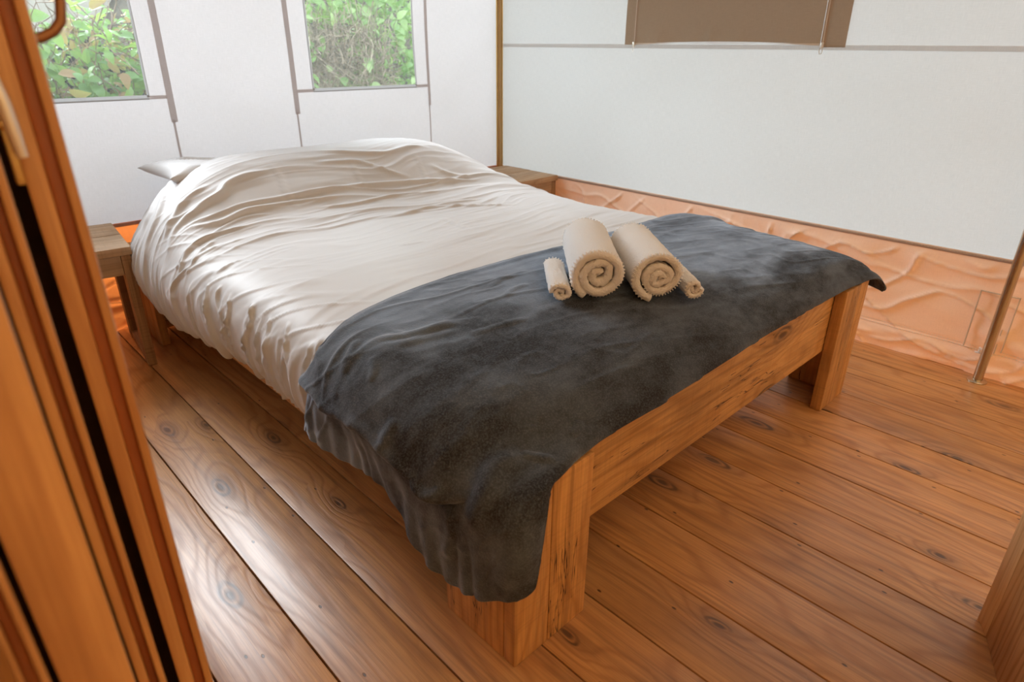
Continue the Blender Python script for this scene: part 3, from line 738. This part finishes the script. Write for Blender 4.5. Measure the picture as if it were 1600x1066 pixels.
edge = .25+.75*smooth(0, .07, A)
P = P+N*(disp*edge)[..., None]
duvet = link('duvet', grid_mesh('duvet', P), M['duvet'])
tag(duvet, 'creased pale beige duvet spread over the whole bed and pillows', 'duvet')
duvet_bvh_P = P
# ---------------------------------------------------------------- pillow peeping out
def pillow(c, sx, sy, h, rz, ry, name):
    n = 60; u = np.linspace(-1, 1, n); U, V = np.meshgrid(u, u, indexing='ij')
    pinch = 1-.10*(1-np.abs(U)**2)*(np.abs(V)**4) ; pinch2 = 1-.10*(1-np.abs(V)**2)*(np.abs(U)**4)
    hh = h*np.clip((1-U**4), 0, 1)**.42*np.clip((1-V**4), 0, 1)**.42
    w_ = .014*np.maximum(0, ridged(np.arctan2(V-.8, U+1)*7, np.hypot(U+1, V-.8)*1.5, 5))*smooth(0, .4, 1-np.maximum(abs(U), abs(V)))
    top = np.stack([U*sx*pinch2, V*sy*pinch, hh+w_], -1); bot = np.stack([U*sx*pinch2, V*sy*pinch, -hh*.7], -1)
    rot = np.array(Matrix.Rotation(rz, 3, 'Z') @ Matrix.Rotation(ry, 3, 'Y'))
    a = top@rot.T; b = bot@rot.T
    me1 = grid_mesh(name, a); me2 = grid_mesh(name+'_under', b[::-1])
    bm = bmesh.new(); bm.from_mesh(me1); bm.from_mesh(me2); bmesh.ops.remove_doubles(bm, verts=bm.verts, dist=.0004)
    me = bm_mesh(bm, name, False)
    for p in me.polygons: p.use_smooth = True
    return link(name, me, M['duvet'], None, c)
pil = pillow((1.140, 2.790, .630), .395, .175, .052, R(2), R(9), 'pillow')
tag(pil, 'beige pillow poking its pointed corner out from under the duvet', 'pillow')

# ---------------------------------------------------------------- blanket
P = net(blanket_net(), 430, 640)
A = arclen(P, 1); Bq = arclen(P, 0); N = normals(P)
if N[200, 320, 2] < 0: N = -N
Y = P[..., 1]; X = P[..., 0]
LB = Bq[-1:, :]-Bq
disp = .006*fbm(A*2.2, Bq*3.2, 3, 15)*smooth(0, .3, A)
wp = fbm(A*3, Bq*3, 2, 17)
disp += .0030*np.maximum(0, ridged(A*1.4+Bq*1.0, Bq*13-A*3+wp*.7, 19))**2
disp += .0018*np.maximum(0, ridged(A*9+wp*2, Bq*16-A*5, 29))**2
low = smooth(.20, .03, A)
scal = np.sin((Y*1.0+.02*vnoise(Y*9, Y*0, 3))*2*np.pi*17+1.5*vnoise(Y*7, A*2, 23))
disp += low*(.0034*scal*(.6+.6*vnoise(Y*5, A*0, 91))+.005*vnoise(Y*19+A*6, A*9, 27)+.006*vnoise(Y*9-A*5, A*4, 93))
shl = np.exp(-((A-.25)/.10)**2)*smooth(1.0, 1.2, Y)
disp += shl*.006*np.maximum(0, ridged(Y*15+wp, A*2, 33))**2
rim = np.exp(-((Bq-.028)/.014)**2)*.0045+np.exp(-((LB-.02)/.012)**2)*.003
disp += rim*smooth(.02, .1, A)
far = smooth(1.75, 1.95, A)*smooth(.6, .2, Bq)
disp += far*.0065*np.maximum(0, ridged(A*2.2, Bq*17+wp, 37))**2
for poly, w_, h_ in BLANKET_FOLDS:
    disp += h_*crease(P, poly, w_)
# the upper layer ends in a lip; the layer below it shows set back
lip = np.array(BLANKET_LIP); Al = np.interp(Y, lip[::-1, 1], np.array([A[np.unravel_index(np.argmin(np.linalg.norm(P-q, axis=-1)), A.shape)] for q in lip])[::-1])
on = smooth(.70, .80, Y)*smooth(1.32, 1.27, Y)
dl = A-Al-.006*vnoise(Y*14, Y*0, 8)
disp += on*(.026*smooth(-.003, .004, dl)*np.exp(-np.maximum(dl, 0)/.16)+.006*np.exp(-((dl-.008)/.008)**2)-.010*np.exp(-((dl+.010)/.008)**2))
disp *= smooth(0, .09, np.hypot(A, LB))*(.35+.65*smooth(.0, .06, LB))
P = P+N*(disp+.004)[..., None]
# keep the cloth above the duvet: push out any vertex that sank into it
bm = bmesh.new(); bm.from_mesh(duvet.data); tree = BVHTree.FromBMesh(bm); bm.free()
flat = P.reshape(-1, 3)
for i in np.nonzero((flat[:, 2] > .44) & (flat[:, 0] > .66) & (flat[:, 0] < 2.32))[0]:
    r = tree.find_nearest(Vector(flat[i]), .05)
    if r[0] is not None:
        nn = r[1] if r[1].z > -.2 or True else -r[1]
        d_ = (Vector(flat[i])-r[0]).dot(nn)
        if d_ < .003: flat[i] = flat[i]+np.array(nn)*min(.003-d_, .03)
P = flat.reshape(P.shape)
for _ in range(2):
    for e_ in (0, -1):
        P[e_, 1:-1] = .5*P[e_, 1:-1]+.25*(P[e_, 2:]+P[e_, :-2]); P[1:-1, e_] = .5*P[1:-1, e_]+.25*(P[2:, e_]+P[:-2, e_])
    Q = P.copy(); Q[1:-1, 1:-1] = .5*P[1:-1, 1:-1]+.125*(P[2:, 1:-1]+P[:-2, 1:-1]+P[1:-1, 2:]+P[1:-1, :-2]); P = Q
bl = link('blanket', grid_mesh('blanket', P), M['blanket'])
so = bl.modifiers.new('thickness', 'SOLIDIFY'); so.thickness = .006; so.offset = -1.0
tag(bl, 'charcoal fleece blanket draped across the foot of the bed', 'blanket')
BLP = P
# ---------------------------------------------------------------- towels
def roll(name, label, group, c, axis_rz, r, length, thick, turns, flat, seed, tail=0.0, tilt=0.0):
    """one towel wound into a spiral; every layer keeps its soft rounded end"""
    nt = int(turns*44); ns = 10
    th = np.linspace(0, turns*2*np.pi, nt)
    rad = r-thick*.5-thick*1.02*(turns*2*np.pi-th)/(2*np.pi)
    rad = np.maximum(rad, thick*.30)
    rng = np.random.RandomState(seed)
    wob = .005*vnoise(th*.9, th*0, seed)
    a0 = rng.uniform(0, 6.28)
    ang = th+a0-turns*2*np.pi+R(-110)
    cx = (rad+wob)*np.cos(ang); cz = (rad+wob)*np.sin(ang)*flat
    cz = np.maximum(cz, -r*flat*.93+thick*.25)
    k = 0
    # loose tail lying on the bed
    if tail:
        m = 14; t = np.linspace(0, 1, m)[1:]
        cx = np.concatenate([cx, cx[-1]+tail*t]); cz = np.concatenate([cz, np.full(m-1, -r*flat*.93)*t+cz[-1]*(1-t)])
    n = len(cx); T = np.stack([np.gradient(cx), np.gradient(cz)], -1); T /= np.linalg.norm(T, axis=1, keepdims=True)+1e-9
    Nn = np.stack([T[:, 1], -T[:, 0]], -1)
    # section: capsule, length along the roll's axis
    sec = []
    L = length/2; q = thick*.5
    for a in np.linspace(-np.pi/2, np.pi/2, ns): sec.append((L-q*.9+q*.9*np.cos(a), q*np.sin(a)))
    for y in np.linspace(L-q, -L+q, 26)[1:-1]: sec.append((y, q))
    for a in np.linspace(np.pi/2, 3*np.pi/2, ns): sec.append((-L+q*.9+q*.9*np.cos(a), q*np.sin(a)))
    for y in np.linspace(-L+q, L-q, 26)[1:-1]: sec.append((y, -q))
    sec = np.array(sec); m = len(sec)
    inner = np.linspace(0, 1, n)[:, None]
    drift = .004*vnoise(np.arange(n)*.05, np.zeros(n), seed+2)[:, None]
    yy = sec[None, :, 0]*(1-.012*(1-inner))+drift
    puff = 1+.10*vnoise(np.arange(n)*.22, np.zeros(n), seed+1)[:, None]
    off = sec[None, :, 1]*puff*.97
    xx = cx[:, None]+Nn[:, 0:1]*off; zz = cz[:, None]+Nn[:, 1:2]*off
    fz = .0016*vnoise(np.arange(n)[:, None]*.9, np.arange(m)[None, :]*.8, seed+5)
    # whip stitched rim: little beads along both edges of the outer layers
    bead = .0011*np.sin(np.arange(n)[:, None]*1.9)*np.exp(-((np.abs(yy)-L+q*.5)/(q*.5))**2)
    xx = xx+Nn[:, 0:1]*(fz+bead)*np.sign(sec[None, :, 1]+1e-9); zz = zz+Nn[:, 1:2]*(fz+bead)*np.sign(sec[None, :, 1]+1e-9)
    P = np.stack([xx, yy, zz], -1); P = np.concatenate([P, P[:, :1]], 1)
    me = grid_mesh(name, P); bm = bmesh.new(); bm.from_mesh(me); bmesh.ops.remove_doubles(bm, verts=bm.verts, dist=.00001)
    bmesh.ops.holes_fill(bm, edges=[e for e in bm.edges if e.is_boundary], sides=0)
    bmesh.ops.recalc_face_normals(bm, faces=bm.faces); bm.to_mesh(me); bm.free()
    for p in me.polygons: p.use_smooth = True
    o = link(name, me, M['towel'], None, c); o.rotation_euler = (tilt, 0, axis_rz)
    # whip stitching around the rim of the outer layer
    b2 = bmesh.new()
    for end in (-1, 1):
        acc = 0
        for i in range(int(n*.58), n-2):
            acc += math.hypot(cx[i]-cx[i-1], cz[i]-cz[i-1])
            if acc < .0052: continue
            acc = 0; ye = end*(L-q*.25); ya = end*(L-q*1.15); Nx, Nz = Nn[i]
            o0 = (cx[i]+Nx*q*.72, ye, cz[i]+Nz*q*.72); o1 = (cx[i]+Nx*(q*1.06), ya, cz[i]+Nz*(q*1.06)); mid_ = (cx[i]+Nx*(q*1.12), (ye+ya)/2, cz[i]+Nz*(q*1.12))
            tube_bm(b2, [o0, mid_, o1], [.0011, .0017, .0010], 5)
    st = link('edge_stitching', bm_mesh(b2, 'edge_stitching'), M['white_cotton'], o); tag(st, kind='stuff')
    return tag(o, label, 'towel', group)
def blanket_z(x, y):
    i = np.unravel_index(np.argmin((BLP[..., 0]-x)**2+(BLP[..., 1]-y)**2-(BLP[..., 2] > .45)*.5), BLP.shape[:2]); return BLP[i][2]
def axis_roll(name, label, group, front, back, r, *a, **k):
    f = Vector(front); b = Vector(back); c = (f+b)/2; d = b-f
    return roll(name, label, group, c, math.atan2(-d.x, d.y), r, d.length, *a, **k)
axis_roll('towel', 'big rolled white towel on the left of the pair on the blanket', 'rolled towels', (1.205, .936, .627), (1.445, 1.180, .638), .0755, .0225, 2.55, .97, 4, tail=.0)
axis_roll('towel', 'big rolled white towel on the right, leaning against its twin', 'rolled towels', (1.331, .842, .618), (1.536, 1.081, .626), .072, .0205, 2.75, .93, 9, tail=.0)
axis_roll('hand_towel', 'small rolled white cloth tucked left of the big towels', 'small rolled cloths', (1.125, .990, .588), (1.275, 1.150, .592), .031, .0125, 1.7, .85, 13)
axis_roll('hand_towel', 'small rolled white cloth poking out right of the big towels', 'small rolled cloths', (1.405, .785, .586), (1.545, .955, .590), .031, .0125, 1.7, .98, 17)

# ---------------------------------------------------------------- bedside stands
def stand(label, loc, rz, w_, d_, h_, mirror=False):
    s = empty('bedside_stand', loc, label, 'bedside table', 'bedside stands of reclaimed wood', rz)
    def b(name, lo, hi, mt, bev=.003):
        o = box(name, lo, hi, mt, None, bev); o.parent = s; return o
    # local x: 0..w, y: 0 (front) .. d
    b('top_plank', (0, 0, h_-.03), (w_, d_*.5-.001, h_), M['stand_x'])
    b('top_plank', (0, d_*.5+.001, h_-.030), (w_, d_, h_+.001), M['stand_x'])
    for x in (.006, w_-.038):
        b('leg', (x, .008, 0), (x+.032, .078, h_-.031), M['stand_z']); b('leg', (x, d_-.078, 0), (x+.032, d_-.008, h_-.031), M['stand_z'])
        b('side_rail', (x+.002, .079, h_-.10), (x+.030, d_-.079, h_-.031), M['stand_y'])
        b('stretcher', (x+.002, .079, 0.002), (x+.030, d_-.079, .034), M['stand_y'])
    b('apron', (.039, .010, h_-.105), (w_-.039, .036, h_-.031), M['stand_x'])
    b('apron', (.039, d_-.036, h_-.105), (w_-.039, d_-.010, h_-.031), M['stand_x'])
    return s
W_ = .42
rz = R(-6); cx_, sx_ = math.cos(rz), math.sin(rz)
stand('small reclaimed-wood bedside stand left of the bed, near the doors', (.572-W_*cx_, 2.585-W_*sx_, 0), rz, W_, .42, .478)
stand('small reclaimed-wood bedside stand right of the bed, in the tent corner', (2.418, 2.548, 0), R(0), .41, .44, .465)

# ---------------------------------------------------------------- folding doors at the left edge
def at(az, dist): a = R(az); return (math.sin(a)*dist, math.cos(a)*dist)
def leaf(label, prof, body_az, length, mats, z0=.02, z1=2.05):
    """prof: list of (azimuth, distance, depth-step) pieces of the edge seen from the doorway"""
    l = empty('folding_door_leaf', (*at(prof[0][0], prof[0][2]), z0), label, 'door', 'folded wooden door leaves')
    dx, dy = math.sin(R(body_az)), math.cos(R(body_az))
    for name, a0, a1, dist, mt in [(p[1], p[0], p[3], p[2], p[4]) for p in prof]:
        p0 = at(a0, dist); p1 = at(a1, dist)
        poly = [p0, (p0[0]+dx*length, p0[1]+dy*length), (p1[0]+dx*length, p1[1]+dy*length), p1]
        o = prism(name, poly, z0, z1, M[mt], None, .0022); o.parent = l; o.location = Vector(o.location)-l.location
    return l
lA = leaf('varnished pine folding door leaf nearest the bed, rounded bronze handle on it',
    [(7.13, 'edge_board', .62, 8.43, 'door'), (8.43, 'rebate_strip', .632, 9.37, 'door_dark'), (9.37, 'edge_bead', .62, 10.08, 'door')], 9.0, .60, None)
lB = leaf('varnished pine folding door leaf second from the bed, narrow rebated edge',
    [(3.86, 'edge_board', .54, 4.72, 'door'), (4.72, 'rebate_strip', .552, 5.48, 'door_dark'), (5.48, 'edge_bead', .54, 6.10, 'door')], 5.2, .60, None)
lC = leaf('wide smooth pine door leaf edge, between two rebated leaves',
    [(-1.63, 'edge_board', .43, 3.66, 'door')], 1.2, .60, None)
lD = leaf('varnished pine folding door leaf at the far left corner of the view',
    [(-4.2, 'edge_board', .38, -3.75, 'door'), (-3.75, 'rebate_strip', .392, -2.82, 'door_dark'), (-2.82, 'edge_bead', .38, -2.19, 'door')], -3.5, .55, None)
lE = leaf('plain pine board standing behind the folded door leaves',
    [(-14.0, 'edge_board', .52, -4.1, 'door')], -9, .30, None)
# stiles deep in the gaps between folded leaves, shade painted into their colour
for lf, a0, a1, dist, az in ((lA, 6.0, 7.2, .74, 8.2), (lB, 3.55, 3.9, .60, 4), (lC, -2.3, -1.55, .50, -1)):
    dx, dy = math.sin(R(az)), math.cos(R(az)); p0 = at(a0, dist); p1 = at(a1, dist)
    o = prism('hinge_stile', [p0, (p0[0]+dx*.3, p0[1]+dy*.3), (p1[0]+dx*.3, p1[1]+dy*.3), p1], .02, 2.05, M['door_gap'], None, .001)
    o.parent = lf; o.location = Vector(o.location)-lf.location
# bronze D handle on the leaf nearest the bed
hp = at(10.08, .70); nx, ny = math.cos(R(9.0)), -math.sin(R(9.0)); tx, ty = math.sin(R(9)), math.cos(R(9))
def hpt(u, v, z): return (hp[0]+nx*u+tx*v, hp[1]+ny*u+ty*v, z)
zb = 1.150
hb = hpt(-.006, 0, zb)
pts = [hpt(-.012, 0, zb+.002), hpt(.003, 0, zb+.003), hpt(.013, 0, zb+.008), hpt(.020, 0, zb+.016), hpt(.023, 0, zb+.030), hpt(.023, 0, zb+.07), hpt(.023, 0, zb+.11), hpt(.020, 0, zb+.124), hpt(.013, 0, zb+.132), hpt(-.012, 0, zb+.137)]
h = tube('pull_handle', pts, .0042, M['bronze'], None, 14); h.parent = lA; h.location = h.location-lA.location
h['label'] = 'rounded bronze pull handle'
# brass latch plate with a lever in the gap beside it
g0 = at(6.95, .625)
lp = bpy.data.objects.new('latch', None); COL.objects.link(lp); lp.parent = lA; lp.location = Vector((g0[0], g0[1], 1.02))-lA.location
bm = bmesh.new(); box_bm(bm, (-.004, -.003, .03), (.004, .004, .115), .002); link('latch_plate', bm_mesh(bm, 'latch_plate'), M['brass'], lp)
bm = bmesh.new(); tube_bm(bm, [(-.002, -.006, .118), (-.001, -.012, .108), (.001, -.014, .090), (.002, -.014, .070), (.003, -.013, .052)], [.003, .0045, .005, .0048, .004], 12)
link('latch_lever', bm_mesh(bm, 'latch_lever'), M['chrome'], lp)
bm = bmesh.new(); bmesh.ops.create_uvsphere(bm, u_segments=14, v_segments=8, radius=.004, matrix=Matrix.Translation((-.003, -.008, .075))); link('latch_knob', bm_mesh(bm, 'latch_knob'), M['brass'], lp)

# ---------------------------------------------------------------- door leaf at the lower right corner
rl = empty('door_leaf', (1.311, -.04, 0), 'upright wooden door board at the lower right edge of the view', 'door')
M['door_r'] = wood('door_pine_right', (.60, .33, .12, 1), (.40, .18, .055, 1), (.18, .08, .028, 1), 'Z', 22, .5, .5, .1, 0, (2, 6), False, .3, ringdepth=.9)
M['door_r_lit'] = wood('door_pine_right_lit_edge', (.85, .58, .30, 1), (.66, .38, .17, 1), (.4, .2, .08, 1), 'Z', 34, .2, .5, .1, 0, (2, 6), False, .3)  # edge colour lightened to make up for the dim light on it
def rp(name, poly, mt):
    o = prism(name, poly, .0, 2.0, mt, None, .0015); o.parent = rl; o.location = Vector(o.location)-rl.location; return o
rp('face_board', [(1.427, .001), (.90, -.205), (.915, -.245), (1.442, -.038)], M['door_r'])
rp('edge_strip', [(1.4275, .0015), (1.4425, -.0375), (1.492, -.018), (1.470, .0255)], M['door_r_lit'])

# ---------------------------------------------------------------- outdoors
gr = tag(sheet('ground', [(-30, -30, -.35), (30, -30, -.35), (30, 30, -.35), (-30, 30, -.35)], M['earth']), kind='structure')
def leaf_proto(L, Wd, fold, lobes=0):
    pts = []; n = 7
    for i in range(n+1):
        t = i/n; w_ = Wd*math.sin(math.pi*min(1, t**.75))**.8*(1-.15*t)
        if lobes and i % 2: w_ *= .82
        pts.append((t*L, w_/2, .18*L*math.sin(t*2.6)-fold*0))
    V = []; F = []
    for x, w_, z_ in pts: V += [(x, 0, z_), (x, w_, z_+fold*w_), (x, -w_, z_+fold*w_)]
    for i in range(n):
        a = 3*i; b = 3*(i+1)
        F += [(a, b, b+1, a+1), (b, a, a+2, b+2)]
    return np.array(V), F
def make_leaf_mesh(name, L, Wd, fold, mat):
    V, F = leaf_proto(L, Wd, fold); me = bpy.data.meshes.new(name); me.from_pydata([tuple(v) for v in V], [], F); me.validate()
    for p in me.polygons: p.use_smooth = True
    me.materials.append(mat); return me
def rand_rot(rng, face):
    """leaf blade roughly facing 'face', drooping"""
    up_ = Vector(face)+Vector((rng.gauss(0, .45), rng.gauss(0, .45), rng.gauss(0, .4))); up_.normalize()
    d = Vector((rng.gauss(0, 1), rng.gauss(0, .6), rng.gauss(-.5, .7))); d = d-up_*d.dot(up_); d.normalize()
    y = up_.cross(d); return Matrix((d, y, up_)).transposed()
def hedge(name, label, cat, pos_fn, n_single, n_mass, mats, size, seed, stalk_mat, n_stalk, stalk_box, origin):
    rng = random.Random(seed)
    e = empty(name, origin, label, cat)
    O = Vector(origin)
    protos = [make_leaf_mesh('leaf', 1, w_, f, mt) for w_, f, mt in mats]
    for i in range(n_single):
        p, face = pos_fn(rng, True)
        o = link('leaf', rng.choice(protos), None, e); m = rand_rot(rng, face).to_4x4(); s = size*rng.uniform(.75, 1.35)
        o.matrix_local = Matrix.Translation(p-O) @ m @ Matrix.Scale(s, 4)
    # the smaller leaves behind, joined per colour
    base = [leaf_proto(1, w_, f) for w_, f, mt in mats]
    for bi, (w_, f, mt) in enumerate(mats):
        V0, F0 = base[bi]; Vs = []; Fs = []
        for i in range(n_mass//len(mats)):
            p, face = pos_fn(rng, False); m = np.array(rand_rot(rng, face)); s = size*rng.uniform(.4, 1.0)
            Vs.append((V0*s)@m.T+np.array(p-O)); Fs += [tuple(v+i*len(V0) for v in q) for q in F0]
        me = bpy.data.meshes.new('foliage'); me.from_pydata([tuple(v) for v in np.concatenate(Vs)], [], Fs); me.materials.append(mt)
        tag(link('foliage', me, None, e), kind='stuff')
    bm = bmesh.new()
    for i in range(n_stalk):
        x = rng.uniform(stalk_box[0], stalk_box[1]); y = rng.uniform(stalk_box[2], stalk_box[3]); z = rng.uniform(stalk_box[4], stalk_box[5])
        p = Vector((x, y, z))-O; pts = [p]
        d = Vector((rng.gauss(0, .5), rng.gauss(0, .3), rng.gauss(.3, .7)))
        for j in range(4):
            p = p+d.normalized()*rng.uniform(.04, .09)*stalk_box[6]; pts.append(p.copy()); d = d+Vector((rng.gauss(0, .4), rng.gauss(0, .3), rng.gauss(0, .4)))
        tube_bm(bm, pts, rng.uniform(.0015, .0035), 4, False)
    tag(link('twigs', bm_mesh(bm, 'twigs'), stalk_mat, e), kind='stuff')
    return e
def hedge_pos(rng, front):
    x = rng.uniform(-1.2, 1.85)
    top = 1.26+.05*math.sin(x*5+1)+.04*math.sin(x*13)+.03*x
    z = rng.uniform(.55, top)
    y = 4.20+(rng.uniform(-.12, .0) if front else rng.uniform(-.02, .55))+.05*math.sin(x*9+z*8)
    if z > top-.15: y += rng.uniform(0, .3); return Vector((x, y, z)), (0, -.6, .8)
    return Vector((x, y, z)), (0, -.8, .55)
def hedge_pos2(rng, front):
    while True:
        x = rng.uniform(-.2, 1.30) if front else rng.uniform(-1.2, 1.85); p, f = hedge_pos(rng, front)
        if not front or rng.random() < 1.0: p.x = x if front else p.x; return p, f
hedge('hedge', 'leafy green hedge seen through the left mesh window', 'hedge', hedge_pos2, 290, 5200,
      [(.62, .25, M['leaf_a']), (.5, .35, M['leaf_a']), (.7, .2, M['leaf_a']), (.55, .3, M['leaf_dry']) ], .085, 3, M['twig'], 900, (-1.0, 1.8, 4.15, 4.55, .5, 1.3, 1), (.4, 4.4, -.35))
def bramble_pos(rng, front):
    x = rng.uniform(2.35, 3.95) if front else rng.uniform(1.7, 4.6); z = rng.uniform(.62, 1.9) if front else rng.uniform(.15, 2.3)
    y = 4.9+.45*z*.6+(rng.uniform(-.15, 0) if front else rng.uniform(0, .7))
    # a hollow of dry stalks in the middle
    dx = (x-2.98-(z-.8)*.35)/.30; dz = (z-1.05)/.26
    if dx*dx+dz*dz < 1 and rng.random() < .93: return bramble_pos(rng, front)
    return Vector((x, y, z)), (0, -.75, .65)
hedge('bramble_bank', 'pale green bramble bank with dry brown stalks beyond the right mesh window', 'shrub', bramble_pos, 290, 7500,
      [(.75, .2, M['leaf_b']), (.6, .3, M['leaf_b']), (.55, .3, M['leaf_a'])], .095, 8, M['straw'], 1100, (2.5, 3.5, 5.05, 5.5, .6, 1.25, 1.2), (3.0, 5.3, -.35))
# earth bank that carries the brambles
u = np.linspace(0, 1, 40); U, V = np.meshgrid(u, u, indexing='ij')
Pb = np.stack([-6+16*U, 5.5+3*V+.0*U, -.36+3.0*smooth(0, .8, V)*smooth(.36, .62, U)+.1*fbm(U*20, V*6, 2, 4)], -1)
tag(link('earth_bank', grid_mesh('earth_bank', Pb), M['earth']), kind='structure')
Ps = np.stack([-3+5.2*U, 4.55+1.0*V, -.36+1.52*smooth(0, .35, V)*smooth(1.0, .8, U)+.08*fbm(U*20, V*8, 2, 6)], -1)  # dark sheet added behind the hedge as the shade between its leaves
tag(link('hedge_shade_backing', grid_mesh('hedge_shade_backing', Ps), M['hedge_shade']), kind='structure')
fc = empty('neighbouring_tent', (0, 8.0, -.35), 'grey-beige canvas tent side standing beyond the hedge', 'tent')
sheet('canvas_side', [(-4.5, 0, 0), (3.5, 0, 0), (3.5, .5, 2.3), (-4.5, .5, 2.3)], M['far_canvas'], None, fc)
sheet('canvas_roof', [(-4.7, .3, 2.25), (3.7, .3, 2.25), (3.3, 2.4, 3.3), (-4.3, 2.4, 3.3)], M['far_canvas'], None, fc)
